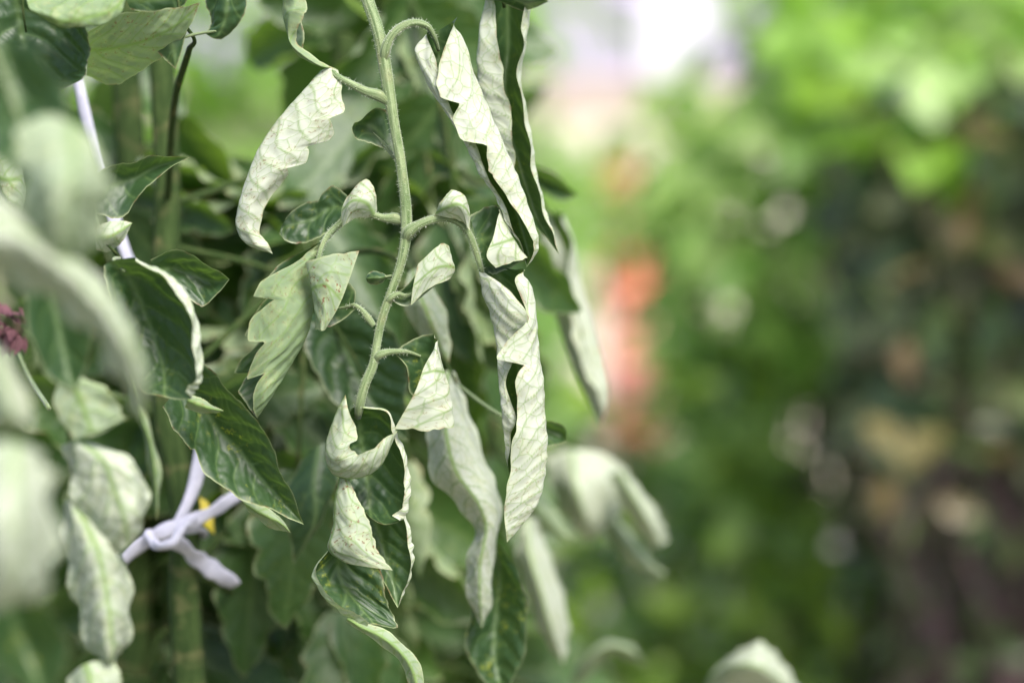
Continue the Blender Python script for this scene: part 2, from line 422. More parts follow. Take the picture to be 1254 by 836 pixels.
for k in range(12):
    TPL.append(template(0.055 + 0.012 * (k % 3), 0.034 + 0.005 * (k % 4), [0.35, 1.0, 1.6, 2.6][k % 4], [0.5, 0.2, -0.6][k % 3], [-.7, 0, .6, .2][(k * 3) % 4], 100 + k))
M_LEAFB = leaf_material('young_tomato_leaf', (0.014, 0.040, 0.011), (0.046, 0.100, 0.022), (0.22, 0.27, 0.17), (0.31, 0.36, 0.25), (0.30, 0.52, 0.04), 0.34)
for me in TPL: me.materials.append(M_LEAFB)

def place_leaf(parent, pos, rot, scale, k, color):
    o = bpy.data.objects.new('leaflet', TPL[k % len(TPL)]); link(o, parent)
    off = Vector((0, 0, 0)); p = parent
    while p is not None: off += p.location; p = p.parent
    o.location = Vector(pos) - off; o.rotation_euler = rot; o.scale = (scale,) * 3; o.color = (*color, 1)
    return o

def leaf_branch(plant, pts, rad, nleaf, r, color=(0.4, 0.2, 0.5), size=1.0, k0=0, terminal=True, pale=None):
    """a compound leaf: rachis tube from pts (world) with paired leaflets as sub-parts"""
    pts = np.asarray(pts, float)
    br = add('leaf_branch', tube('leaf_branch', pts, np.linspace(rad, rad * 0.4, len(pts)), ns=7, seg=26), M_STEMD, plant)
    p = hermite(pts, 60); T = np.gradient(p, axis=0)
    for j in range(nleaf):
        f = 0.25 + 0.75 * (j // 2) / max(1, (nleaf - 1) // 2)
        i = min(59, int(f * 59)); last = terminal and j == nleaf - 1
        side = 1 if j % 2 else -1
        dirn = Vector(T[i].tolist()).normalized()
        latv = dirn.cross(Vector((0, -1, 0.2)))
        if latv.length < 1e-3: latv = Vector((1, 0, 0))
        latv.normalize()
        d = dirn if last else (latv * side * r.uniform(.7, 1.2) + dirn * 0.5)
        d = (d + Vector((0, 0, -r.uniform(.3, 1.1))) + Vector((0, r.uniform(-.4, .4), 0))).normalized()
        zz = -d; yy = Vector((0, 1, 0)) - zz * zz.y; yy = yy.normalized() if yy.length > .05 else Vector((1, 0, 0)); xx = yy.cross(zz)
        turn = r.uniform(-.9, .9) if r.uniform() < .8 else r.uniform(-2.6, 2.6)     # most blades show their upper face to the open side
        q = Matrix((xx, yy, zz)).transposed().to_quaternion() @ Euler((0, 0, turn)).to_quaternion()
        c = (color[0] * r.uniform(.3, 1.4), color[1] * r.uniform(.3, 1.5), np.clip(color[2] + r.uniform(-.35, .35), 0, 1))
        s = size * r.uniform(.65, 1.15) * (1.15 if last else 1.0)
        place_leaf(br, p[i], q.to_euler(), s, int(r.integers(0, 12)), c)
    return br

# ------------------------------------------------------------------ far background: house, pots, bushes, hedge
def box_mesh(name, x0, x1, y0, y1, z0, z1, bev=0.0):
    import bmesh
    bm = bmesh.new(); bmesh.ops.create_cube(bm, size=1.0)
    for v_ in bm.verts: v_.co = Vector(((x0 + x1) / 2 + v_.co.x * (x1 - x0), (y0 + y1) / 2 + v_.co.y * (y1 - y0), (z0 + z1) / 2 + v_.co.z * (z1 - z0)))
    if bev: bmesh.ops.bevel(bm, geom=list(bm.edges), offset=bev, segments=2, affect='EDGES')
    me = bpy.data.meshes.new(name); bm.to_mesh(me); bm.free(); return me
M_WALL = plain_material('lilac_render', (0.30, 0.28, 0.36), (0.36, 0.34, 0.42), 3, 0.9)
M_WHITE = plain_material('white_paint', (0.52, 0.52, 0.57), (0.58, 0.58, 0.63), 8, 0.6)
M_GLASS = plain_material('window_glass', (0.30, 0.32, 0.40), (0.36, 0.38, 0.46), 2, 0.15)
M_ROOF = plain_material('brown_roof', (0.16, 0.09, 0.07), (0.22, 0.13, 0.10), 6, 0.85)
M_PLINTH = plain_material('plinth', (0.34, 0.28, 0.24), (0.42, 0.35, 0.30), 5, 0.9)
M_WOOD = plain_material('brown_wood', (0.28, 0.20, 0.14), (0.38, 0.29, 0.21), 9, 0.8)
HY = 18.0
house = empty('house', (1.5, HY, 0), 'lilac rendered house wall with white door, behind the far garden', 'house')
add('wall', box_mesh('wall', -3.5, 6.5, HY, HY + 0.3, 0.28, 3.0), M_WALL, house)
add('plinth', box_mesh('plinth', -3.55, 6.55, HY - 0.04, HY + 0.34, -0.02, 0.28), M_PLINTH, house)
add('roof', box_mesh('roof', -3.9, 6.9, HY - 0.5, HY + 0.9, 3.0, 3.25), M_ROOF, house)
dr = add('door', box_mesh('door', 0.95, 1.45, HY - 0.07, HY - 0.002, 0.28, 2.3), M_WHITE, house)
add('handle', box_mesh('handle', 1.36, 1.40, HY - 0.13, HY - 0.072, 1.15, 1.27), M_WOOD, dr)
for wx in (2.05, 4.2):
    w = add('window', box_mesh('window', wx, wx + 1.1, HY - 0.03, HY - 0.002, 0.75, 1.9), M_GLASS, house)
    for (a, b, c, e) in ((wx - .07, wx, .68, 1.97), (wx + 1.1, wx + 1.17, .68, 1.97), (wx, wx + 1.1, .68, .75), (wx, wx + 1.1, 1.9, 1.97), (wx + .52, wx + .58, .75, 1.9)):
        add('frame', box_mesh('frame', a, b, HY - 0.06, HY - 0.004, c, e), M_WHITE, w)

def lathe(name, prof, cx, cy, z0, n=24):
    th = np.linspace(0, 2 * np.pi, n, endpoint=False)
    vs = np.array([[cx + r_ * math.cos(t), cy + r_ * math.sin(t), z0 + z] for (r_, z) in prof for t in th])
    idx = np.arange(len(prof) * n).reshape(len(prof), n); nx = np.roll(idx, -1, 1)
    q = np.stack([idx[:-1], nx[:-1], nx[1:], idx[1:]], -1).reshape(-1, 4)
    return mesh_np(name, vs, q, True)
M_TERRA = plain_material('terracotta', (0.50, 0.15, 0.08), (0.62, 0.24, 0.15), 25, 0.8)
M_POTSOIL = plain_material('pot_soil', (0.05, 0.035, 0.025), (0.09, 0.06, 0.04), 60, 0.95)

def tone_leaves(name, pos, nrm, size, r, aspect=0.55, tone=None, fold=0.25, droop=0.3):
    """many small leaves (two-quad-pair blades with a folded midrib and pointed tip) as one mesh"""
    n = len(pos)
    prof = np.array([[0, 0], [0.28, 0.42], [0.6, 0.36], [1.0, 0.0]])      # along, half width
    V0 = []; 
    for (a, w) in prof: V0 += [(-w * aspect, a, fold * w * .5 - droop * a * a * .5), (0, a, -droop * a * a * .5), (w * aspect, a, fold * w * .5 - droop * a * a * .5)]
    V0 = np.array(V0); F0 = []
    for i in range(3):
        b = i * 3
        F0 += [[b, b + 1, b + 4, b + 3], [b + 1, b + 2, b + 5, b + 4]]
    F0 = np.array(F0)
    z = nrm / (np.linalg.norm(nrm, axis=1, keepdims=True) + 1e-9)
    a = r.normal(size=(n, 3)); a[:, 2] -= 0.5
    y = a - z * (a * z).sum(1, keepdims=True); y /= np.linalg.norm(y, axis=1, keepdims=True) + 1e-9
    x = np.cross(y, z)
    M = np.stack([x, y, z], -1)                                     # n,3,3 columns
    s = size * r.uniform(.6, 1.25, n)
    vs = np.einsum('nij,kj->nki', M, V0) * s[:, None, None] + pos[:, None]
    fs = F0[None] + (np.arange(n) * len(V0))[:, None, None]
    if tone is None: tone = r.uniform(0, 1, n)
    return mesh_np(name, vs.reshape(-1, 3), fs.reshape(-1, 4), True, None, {'tone': np.repeat(tone, len(V0))})

def crown_points(c, rad, n, r, shell=0.55):
    d = r.normal(size=(n, 3)); d /= np.linalg.norm(d, axis=1, keepdims=True)
    k = (shell + (1 - shell) * r.uniform(0, 1, n)) ** 0.6
    lump = 1 + 0.22 * np.sin(d[:, 0] * 5 + c[0] * 9) * np.sin(d[:, 2] * 6 + c[1] * 4) + 0.15 * np.sin(d[:, 1] * 9 + 1)
    p = np.asarray(c) + d * np.asarray(rad) * (k * lump)[:, None]
    nrm = d * 0.7 + np.array([0, -0.1, 0.7]) + r.normal(size=(n, 3)) * 0.45
    return p, nrm

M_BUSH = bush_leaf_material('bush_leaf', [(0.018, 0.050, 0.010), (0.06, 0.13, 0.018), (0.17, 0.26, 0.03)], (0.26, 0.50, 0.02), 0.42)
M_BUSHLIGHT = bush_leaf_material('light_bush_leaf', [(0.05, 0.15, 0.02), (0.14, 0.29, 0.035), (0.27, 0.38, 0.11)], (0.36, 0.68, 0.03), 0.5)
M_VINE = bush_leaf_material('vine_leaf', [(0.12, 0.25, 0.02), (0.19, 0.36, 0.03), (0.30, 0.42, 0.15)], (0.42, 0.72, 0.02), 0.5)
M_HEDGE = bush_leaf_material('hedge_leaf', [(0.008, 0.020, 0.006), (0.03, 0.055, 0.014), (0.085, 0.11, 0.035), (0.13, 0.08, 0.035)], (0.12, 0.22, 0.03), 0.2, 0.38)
M_TWIG = plain_material('hedge_twig', (0.028, 0.017, 0.017), (0.085, 0.052, 0.050), 60, 0.85)
M_BRANCH = plain_material('hedge_branch', (0.085, 0.055, 0.058), (0.16, 0.105, 0.11), 60, 0.85)
M_BARK = plain_material('bush_stem', (0.06, 0.08, 0.03), (0.12, 0.13, 0.06), 50, 0.8)

def bush(name, label, cat, c, rad, n, size, mat, seed, group=None, aspect=0.6, nstem=5, tone=None, shell=0.5):
    r = np.random.default_rng(seed)
    root = empty(name, (c[0], c[1], 0), label, cat, group)
    for k in range(nstem):
        a = r.uniform(0, 6.28); e = np.asarray(c) + np.array([math.cos(a) * rad[0], math.sin(a) * rad[1], r.uniform(-.2, .7) * rad[2]]) * .7
        b = np.array([c[0] + math.cos(a) * .03, c[1] + math.sin(a) * .03, -0.01])
        mid_ = (b + e) / 2 + np.array([0, 0, .12 * rad[2]])
        add('stem', tube('stem', [b, mid_, e], [0.008, 0.006, 0.003], ns=6, seg=10), M_BARK, root)
    p, nn = crown_points(c, rad, n, r, shell)
    keep = p[:, 2] > 0.02
    add('crown', tone_leaves('crown', p[keep], nn[keep], size, r, aspect, None if tone is None else tone[keep]), mat, root)
    return root

def xat(px, y): return (px - PW / 2) * SENS / FOC / PW * y

# pots along the path
def pot(label, px, dist, rad, h, seed, leafmat):
    cx, cy = xat(px, dist), dist
    p = empty('terracotta_pot', (cx, cy, 0.004), label, 'plant pot', 'terracotta pots by the path')
    add('body', lathe('body', [(0.0, 0), (rad * .68, 0), (rad * .9, h * .8), (rad * .82, h * .8), (rad * .6, h * .1), (0, h * .1)], cx, cy, 0.004), M_TERRA, p)
    add('rim', lathe('rim', [(rad * .905, h * .78), (rad, h * .78), (rad, h), (rad * .86, h), (rad * .86, h * .78), (rad * .905, h * .78)], cx, cy, 0.004), M_TERRA, p)
    add('soil', lathe('soil', [(0, h * .86), (rad * .84, h * .86)], cx, cy, 0.004), M_POTSOIL, p)
    r = np.random.default_rng(seed)
    q = empty('pot_plant', (cx, cy, h * .85), 'pale leafy plant growing in %s' % label, 'plant', 'plants in the terracotta pots')
    pp, nn = crown_points((cx, cy, h + rad * .9), (rad * 1.1, rad * 1.1, rad * .9), 160, r)
    add('crown', tone_leaves('crown', pp, nn, 0.07, r, .6), leafmat, q)
    for k in range(4):
        a = k * 1.6; add('stem', tube('stem', [(cx, cy, h * .85), (cx + math.cos(a) * rad * .3, cy + math.sin(a) * rad * .3, h + rad * .5), (cx + math.cos(a) * rad * .8, cy + math.sin(a) * rad * .8, h + rad * 1.2)], [.006, .005, .003], ns=6, seg=8), M_BARK, q)
pot('the wide terracotta pot on the path', 778, 7.9, 0.13, 0.20, 1, M_BUSHLIGHT)
pot('the small red terracotta pot far down the path', 755, 11.4, 0.10, 0.19, 2, M_BUSHLIGHT)
# brick edging of the path, laid end to end
BR = []
for k in range(26):
    y0 = 5.6 + k * 0.215; cxk = xat(770, y0) + 0.02
    b = box_mesh('brick', cxk - .055, cxk + .055, y0, y0 + .205, 0.0, 0.062, 0.004)
    BR.append(b)
edging = empty('brick_edging', (0.3, 5.6, 0), 'row of red bricks edging the pale path beyond the plants', 'edging')
for b in BR: add('brick', b, M_BRICKP, edging)

# bushes between the tomato row and the hedge
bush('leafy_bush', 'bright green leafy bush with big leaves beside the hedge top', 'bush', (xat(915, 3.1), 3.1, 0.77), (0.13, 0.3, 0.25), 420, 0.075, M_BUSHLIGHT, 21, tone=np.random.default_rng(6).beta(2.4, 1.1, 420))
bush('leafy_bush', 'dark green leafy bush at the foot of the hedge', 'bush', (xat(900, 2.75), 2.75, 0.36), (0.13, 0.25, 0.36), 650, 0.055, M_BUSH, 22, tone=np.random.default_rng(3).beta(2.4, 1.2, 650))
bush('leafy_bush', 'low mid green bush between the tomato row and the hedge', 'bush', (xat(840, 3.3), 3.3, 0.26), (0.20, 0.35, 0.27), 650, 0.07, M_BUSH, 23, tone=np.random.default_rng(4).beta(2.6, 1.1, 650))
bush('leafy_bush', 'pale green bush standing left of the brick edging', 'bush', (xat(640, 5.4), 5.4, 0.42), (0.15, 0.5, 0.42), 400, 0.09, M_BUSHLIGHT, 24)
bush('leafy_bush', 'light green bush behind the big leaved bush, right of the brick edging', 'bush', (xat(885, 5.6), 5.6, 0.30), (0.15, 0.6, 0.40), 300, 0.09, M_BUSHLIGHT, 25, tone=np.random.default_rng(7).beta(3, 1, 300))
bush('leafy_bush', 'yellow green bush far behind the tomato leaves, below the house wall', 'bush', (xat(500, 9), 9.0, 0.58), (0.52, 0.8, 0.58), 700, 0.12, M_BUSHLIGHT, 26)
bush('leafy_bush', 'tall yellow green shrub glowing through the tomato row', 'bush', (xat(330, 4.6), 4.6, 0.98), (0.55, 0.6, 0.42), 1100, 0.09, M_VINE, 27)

bush('leafy_bush', 'added dark bush filling the gap low behind the tomato row', 'bush', (xat(330, 2.3), 2.3, 0.36), (0.34, 0.4, 0.46), 1800, 0.06, M_BUSH, 28)  # bush added as a dark mass low behind the row
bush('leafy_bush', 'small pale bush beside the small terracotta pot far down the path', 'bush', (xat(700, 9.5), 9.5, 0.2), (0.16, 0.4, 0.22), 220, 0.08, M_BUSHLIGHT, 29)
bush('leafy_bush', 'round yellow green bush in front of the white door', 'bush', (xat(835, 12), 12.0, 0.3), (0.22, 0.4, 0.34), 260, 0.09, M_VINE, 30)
bush('leafy_bush', 'narrow bush added to darken the gap between the hedge and the bush at its foot', 'bush', (xat(1035, 3.1), 3.1, 0.30), (0.11, 0.2, 0.32), 420, 0.05, M_BUSH, 31, tone=np.random.default_rng(9).beta(1.3, 2.2, 420))  # added bush with low leaf tones, makes the bright gap dark
# hedge
def hedge():
    r = np.random.default_rng(5)
    hx0, hx1, hy0, hy1, ht = 0.36, 1.30, 2.25, 4.2, 1.03
    root = empty('hedge', ((hx0 + hx1) / 2, 3.0, 0), 'dense dark hedge with bare brown twigs showing on its lower side', 'hedge')
    for k in range(9):
        bx, by = r.uniform(hx0 + .08, .75), r.uniform(hy0 + .05, 3.2)
        pts = [(bx, by, -0.01), (bx + r.uniform(-.05, .05), by + r.uniform(-.05, .05), .3), (bx + r.uniform(-.12, .12), by + r.uniform(-.1, .1), .62), (bx + r.uniform(-.2, .2), by + r.uniform(-.15, .15), .95)]
        add('trunk', tube('trunk', pts, [.018, .014, .009, .004], ns=7, seg=18), M_TWIG, root)
    # tangle of fine twigs: one part
    vs = []; fs = []
    for k in range(360):
        b = np.array([r.uniform(hx0 + .02, .95), r.uniform(hy0, 3.3), r.uniform(.15, .8)])
        d = np.array([r.normal() * .5, r.normal() * .4, r.normal() * .9 + .35]); d /= np.linalg.norm(d); ln = r.uniform(.10, .30)
        q = [b, b + d * ln * .5 + r.normal(size=3) * .018, b + d * ln + r.normal(size=3) * .03]
        c = cr_interp(np.array(q), 7); w = r.choice([.0015, .0025, .004, .008], p=[.35, .35, .2, .1])
        t = np.gradient(c, axis=0); t /= np.linalg.norm(t, axis=1, keepdims=True); n = np.cross(t, [0.3, .5, .8]); n /= np.linalg.norm(n, axis=1, keepdims=True); bb = np.cross(t, n)
        k0 = len(vs)
        for i in range(7):
            ww = w * (1 - .6 * i / 6)
            for a in range(4): vs.append(c[i] + (n[i] * math.cos(a * 1.571) + bb[i] * math.sin(a * 1.571)) * ww)
        for i in range(6):
            for a in range(4): fs.append([k0 + i * 4 + a, k0 + i * 4 + (a + 1) % 4, k0 + i * 4 + 4 + (a + 1) % 4, k0 + i * 4 + 4 + a])
    add('twigs', mesh_np('twigs', np.array(vs), np.array(fs)), M_TWIG, root, kind='stuff')
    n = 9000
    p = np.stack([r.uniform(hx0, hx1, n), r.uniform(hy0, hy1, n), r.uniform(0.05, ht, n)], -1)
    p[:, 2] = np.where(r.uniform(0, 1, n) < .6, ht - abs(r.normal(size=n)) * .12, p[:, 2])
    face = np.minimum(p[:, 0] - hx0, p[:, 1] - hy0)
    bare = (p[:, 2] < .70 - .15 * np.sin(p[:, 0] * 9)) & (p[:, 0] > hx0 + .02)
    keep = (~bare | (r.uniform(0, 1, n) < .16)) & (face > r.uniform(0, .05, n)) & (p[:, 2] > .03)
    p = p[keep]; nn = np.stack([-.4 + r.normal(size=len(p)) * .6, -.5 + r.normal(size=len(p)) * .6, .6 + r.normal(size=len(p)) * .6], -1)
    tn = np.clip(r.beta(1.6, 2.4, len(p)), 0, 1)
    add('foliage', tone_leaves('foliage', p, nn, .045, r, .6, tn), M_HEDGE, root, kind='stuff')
    for pts in ([(1000, 330), (1055, 470), (1120, 640), (1180, 900)], [(1215, 300), (1160, 430), (1140, 560), (1215, 760), (1260, 900)], [(1070, 300), (1105, 430), (1190, 560), (1254, 690)], [(1040, 560), (1075, 640), (1110, 700), (1150, 800), (1200, 980)], [(1240, 380), (1205, 520), (1090, 650)], [(1030, 420), (1150, 470), (1260, 560)]):
        d = 2.30 + .12 * r.uniform()
        add('branch', tube('branch', [tuple(at_dist(x, y, d + .03 * k)) for k, (x, y) in enumerate(pts)], np.linspace(.0022, .0048, len(pts)), ns=8, seg=24), M_BRANCH, root)
    m = 420
    p = np.stack([r.uniform(hx0 - .03, .62, m), r.uniform(hy0 - .05, hy0 + .25, m), .62 + .42 * r.beta(1.6, 1.1, m)], -1)
    nn = np.array([-.3, -.6, .6]) + r.normal(size=(m, 3)) * .5
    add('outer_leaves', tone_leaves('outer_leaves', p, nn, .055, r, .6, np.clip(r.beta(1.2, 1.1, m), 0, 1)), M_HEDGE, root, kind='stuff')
    m = 45
    p = np.stack([r.uniform(hx0 + .02, .62, m), r.uniform(hy0 - .04, hy0 + .1, m), r.uniform(.3, .75, m)], -1)
    add('stray_leaves', tone_leaves('stray_leaves', p, np.array([-.2, -.6, .6]) + r.normal(size=(m, 3)) * .5, .04, r, .6, r.uniform(.15, .55, m)), M_HEDGE, root, kind='stuff')
    # leaves deep inside keep the core opaque; inner shade put into their low tone
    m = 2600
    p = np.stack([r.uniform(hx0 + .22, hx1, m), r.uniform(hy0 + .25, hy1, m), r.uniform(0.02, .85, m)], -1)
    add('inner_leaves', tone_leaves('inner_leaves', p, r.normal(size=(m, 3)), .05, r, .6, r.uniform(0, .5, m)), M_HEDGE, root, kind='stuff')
hedge()
def vine():
    r = np.random.default_rng(8)
    root = empty('climbing_vine', (0.6, 3.6, 0), 'bright lime green vine spilling over the top of the dark hedge', 'vine')
    n = 1500
    p = np.stack([r.uniform(.33, 1.5, n), r.uniform(2.2, 4.2, n), np.zeros(n)], -1)  # leaves brought forward of the hedge face, an overhang added to shade it
    p[:, 2] = 1.0 + .05 * np.sin(p[:, 0] * 14) + (p[:, 1] - 2.2) * .10 * r.uniform(0, 1.6, n) + abs(r.normal(size=n)) * .035
    nn = np.array([-.1, -.35, .9]) + r.normal(size=(n, 3)) * .45
    add('leaves', tone_leaves('leaves', p, nn, .075, r, .85), M_VINE, root, kind='stuff')
    for k in range(8):
        x, y = .42 + k * .1, 2.7 + (k % 4) * .3
        add('stem', tube('stem', [(x, y, -.01), (x + .03, y, .5), (x - .04, y - .03, 1.0), (x + .1, y - .1, 1.1), (x + .25, y - .05, 1.08)], [.006, .005, .004, .003, .002], ns=6, seg=24), M_BARK, root)
vine()
# stone on the ground under the hedge
def stone(px, py, rad, label):
    import bmesh
    ang = R(PITCH) - math.atan((py - PH / 2) * SENS / FOC / PW); dist = CAM.z / math.tan(-ang)
    bm = bmesh.new(); bmesh.ops.create_icosphere(bm, subdivisions=3, radius=1)
    for v_ in bm.verts:
        n = v_.co.copy(); v_.co *= 1 + .12 * math.sin(n.x * 4 + 1) * math.sin(n.y * 3 + n.z * 2); v_.co.z *= .75; v_.co *= rad
        v_.co += Vector((xat(px, dist), dist, rad * .6))
    me = bpy.data.meshes.new('stone'); bm.to_mesh(me); bm.free()
    for pl in me.polygons: pl.use_smooth = True
    o = add('stone', me, plain_material('pink_stone', (.42, .27, .22), (.52, .36, .30), 30, .85, bump=.003)); return tag(o, label, 'stone')
stone(1055, 800, .05, 'rounded pinkish brown stone on the soil beside the hedge')

# ------------------------------------------------------------------ tomato plant in focus
plant = empty('tomato_plant', V(225, 836, -95) * 1.0, 'tomato plant with a hanging leaf of tightly curled pale leaflets', 'tomato plant', 'tomato plants in the row')
plant.location.z = 0.0
base = PT(232, 836, -95)
main_stem = add('main_stem', tube('main_stem', [(base[0] + .01, base[1] + .01, -.02), (base[0], base[1], .35), base, PT(225, 700, -95), PT(228, 640, -95), PT(200, 480, -100), PT(205, 250, -110), PT(190, -60, -110), PT(180, -350, -110)],
                [.0065, .006, .0055, .0053, .005, .0048, .0045, .004, .003], ns=14, seg=90), M_STEMD, plant)

# -- the hanging compound leaf
RACHIS = [(190, -110, -110, 7), (250, -190, -88, 8.6), (340, -215, -56, 8.8), (408, -160, -25, 8.8), (438, -70, -8, 8.6), (450, 0, -2, 8.2), (463, 40, 0, 8.2), (470, 75, 0, 8.6), (476, 112, 0, 8.2), (482, 150, 0, 7), (489, 190, 0, 7), (494, 228, 0, 7), (497, 258, 0, 7.6), (497, 288, 0, 7.4),
          (490, 325, 0, 6.0), (478, 360, 0, 5.8), (467, 392, 0, 5.8), (461, 422, 0, 5.6), (457, 446, 0, 6.2), (446, 472, 0, 6.4), (440, 497, -1, 6.5), (438, 512, -3, 4)]
RACHIS = [(p[0], p[1], p[2], p[3] * .9) for p in RACHIS]
br = add('leaf_branch', ptube('leaf_branch', RACHIS, ns=24, seg=150, ridge=.075), M_STEM, plant)
PET = [
    [(470, 80, 0, 3), (471, 66, 1, 6.5), (478, 47, 2, 5.6), (492, 33, 2, 5.2), (508, 28, 1, 4.8), (523, 32, 0, 4), (532, 46, -2, 3), (537, 62, -5, 2.2)],
    [(475, 126, 0, 4), (465, 118, 1, 7), (448, 112, 1, 5.6), (430, 103, 1, 4.6), (413, 94, 1, 4), (404, 87, 0, 3.4), (396, 92, 0, 2)],
    [(497, 272, -1, 4), (486, 268, -1, 7), (470, 267, -1, 5), (455, 263, -1, 4.4), (436, 262, -3, 4.2), (415, 275, -4, 4.2), (402, 288, -3, 4), (394, 302, -1, 3.4), (389, 322, 0, 2.6), (386, 350, -1, 1.6)],
    [(496, 296, 0, 4), (500, 285, 1, 8), (512, 276, 2, 5.8), (530, 269, 2, 5.2), (549, 267, 2, 5), (564, 274, 2, 4.6), (576, 290, 1, 4.2), (584, 312, 0, 3.8), (590, 332, -1, 3.2), (600, 362, -5, 2)],
    [(473, 372, 0, 3), (478, 365, 1, 4), (487, 360, 1, 3), (496, 362, 0, 2.4), (508, 358, -2, 1.4)],
    [(458, 399, 0, 3.5), (451, 390, 0, 4.6), (443, 380, 0, 3.4), (435, 374, 0, 2.6), (424, 376, -2, 1.9), (412, 378, -3, 1.2)],
    [(459, 441, 0, 4), (464, 435, 1, 5), (476, 431, 1, 4), (488, 430, 1, 3.2), (500, 431, -1, 2.2), (515, 436, -3, 1.4)],
    [(484, 194, -3, 2.5), (476, 184, -5, 2.6), (468, 174, -7, 2), (456, 162, -9, 1.4)],
]
for p_ in PET: add('leaf_stalk', ptube('leaf_stalk', p_, ns=14, seg=44, ridge=.06), M_STEM, br)
HP = [[q for q in RACHIS[5:-1]]] + [p_[1:-1] for p_ in PET]
add('stem_hairs', hairs(HP, 8.0, .35, .95), M_HAIR, br, kind='stuff')

DSC = 1.0      # depth factor of the group being built
def leaflet(rows, mid, face, color=(.4, .3, .7), parent=None, d0=0.0, **kw):
    rows = [[(p[0], p[1], (p[2] if len(p) > 2 else 0.0) * DSC) for p in r_] for r_ in rows]
    return add('leaflet', sheet(rows, mid, face, d0, **kw), M_LEAF, parent or br, color)
HI = dict(nu=110, nv=150); MD = dict(nu=70, nv=90); LO = dict(nu=44, nv=60)

# right upper rolled leaflet
leaflet([[(522, 42, 1), (523, 40, 0), (526, 37, -1), (535, 38, -4), (548, 31, -3), (556, 25, 0), (560, 21, 3)],
         [(535, 77, 4), (522, 71, 3), (508, 62, 0), (536, 62, -6), (567, 47, -1), (557, 47, 4), (545, 53, 6)],
         [(541, 108, 4), (530, 108, 4), (523, 100, 0), (546, 96, -7), (580, 86, -1), (562, 92, 6), (535, 92, 7)],
         [(558, 140, 3), (548, 140, 4), (543, 132, 0), (562, 128, -7), (594, 120, -1), (574, 130, 6), (538, 130, 7)],
         [(585, 180, 2), (576, 180, 3), (569, 176, 0), (588, 170, -7), (615, 170, -1), (600, 174, 6), (566, 176, 7)],
         [(598, 218, 2), (594, 217, 2), (588, 214, 0), (606, 212, -7), (633, 212, -1), (620, 214, 5), (596, 216, 6)],
         [(618, 250, 1), (614, 250, 1), (608, 244, 0), (628, 250, -6), (647, 250, -1), (640, 250, 3), (624, 246, 5)],
         [(629, 284, 0), (626, 282, 0), (622, 277, 0), (640, 286, -5), (658, 287, 0), (656, 287, 3), (648, 287, 4)],
         [(642, 308, 0), (640, 306, -1), (638, 303, -2), (648, 313, -4), (659, 308, 0), (657, 306, 2), (655, 304, 3)],
         [(645, 327, 0)]], 3, 'T', (.9, .35, 1.0), teethR=[(.305, .20, .10), (.435, .24, .14), (.53, .12, .10)], seed=3, spacing=7.5, **HI)
# left pale leaflet
leaflet([[(394, 86, -3), (393, 86, -1), (403, 83, 1), (414, 86, 0)],
         [(395, 112, -6), (371, 111, 0), (395, 112, 4), (420, 112, 1)],
         [(375, 145, -6), (342, 144, 0), (380, 146, 5), (421, 142, 2)],
         [(350, 180, -7), (318, 179, 0), (358, 180, 5), (402, 177, 2)],
         [(330, 215, -7), (303, 214, 0), (332, 212, 5), (368, 208, 2)],
         [(312, 250, -6), (292, 250, 0), (307, 250, 4), (329, 246, 1)],
         [(306, 280, -4), (289, 278, 0), (303, 280, 3), (319, 279, 1)],
         [(318, 303, -2), (302, 299, 0), (314, 299, 2), (328, 297, 1)],
         [(334, 311, 0)]], 0.9, 'U', (.3, .75, 1.0), teethR=[(.235, .18, .08), (.36, .27, .10), (.465, .24, .09)], seed=5, spacing=8, **HI)
# thin leaflet curling upwards above it
leaflet([[(413, 85, 0)],
         [(392, 75, 2), (388, 79, 3), (391, 81, 1), (396, 78, -1)],
         [(368, 57, 2), (359, 58, 4), (365, 68, 0), (374, 64, -3)],
         [(364, 40, 4), (351, 40, 4), (356, 46, -1), (372, 46, -4)],
         [(372, 20, 5), (354, 18, 6), (347, 22, 0), (370, 22, -4)],
         [(377, 8, 5), (358, 4, 6), (346, 2, 0), (368, 2, -4)],
         [(370, -25, 5), (355, -25, 5), (345, -25, 0), (366, -25, -4)]], 2, 'U', (1, .3, .15), seed=6, **MD)
# nibbled small leaflet behind the stem
leaflet([[(484, 191, -5)],
         [(482, 160, -8), (470, 170, -7), (474, 184, -6)],
         [(475, 137, -9), (460, 158, -9), (458, 179, -6)],
         [(462, 133, -6), (448, 152, -9), (444, 174, -5)],
         [(444, 146, -1), (438, 152, -5), (436, 169, -3)],
         [(434, 150, 0), (431, 157, -1), (432, 163, -1)]], 1, 'T', (.6, .6, .7), seed=7, **MD)
# small leaflet at the left fork
leaflet([[(462, 258, -1), (458, 263, 1), (450, 267, 0)],
         [(461, 238, 1), (450, 250, 4), (440, 268, 1)],
         [(451, 221, 0), (438, 245, 5), (431, 270, 1)],
         [(437, 228, 0), (428, 248, 4), (424, 274, 1)],
         [(424, 242, 0), (418, 258, 1), (419, 279, 0)]], 1, 'U', (.3, 1.0, .75), seed=8, spacing=5.5, d0=4, **MD)
# dark leaflet behind it
leaflet([[(425, 239, -10), (425, 254, -10), (421, 263, -9)],
         [(407, 227, -12), (405, 255, -13), (405, 281, -10)],
         [(388, 242, -13), (384, 268, -14), (390, 293, -11)],
         [(366, 252, -14), (362, 274, -14), (370, 298, -12)],
         [(350, 267, -14), (346, 280, -14), (352, 296, -12)],
         [(342, 286, -13)]], 1, 'T', (1.0, .2, .5), seed=9, puff=.7, teethL=[(.35, .2, .12)], **MD)
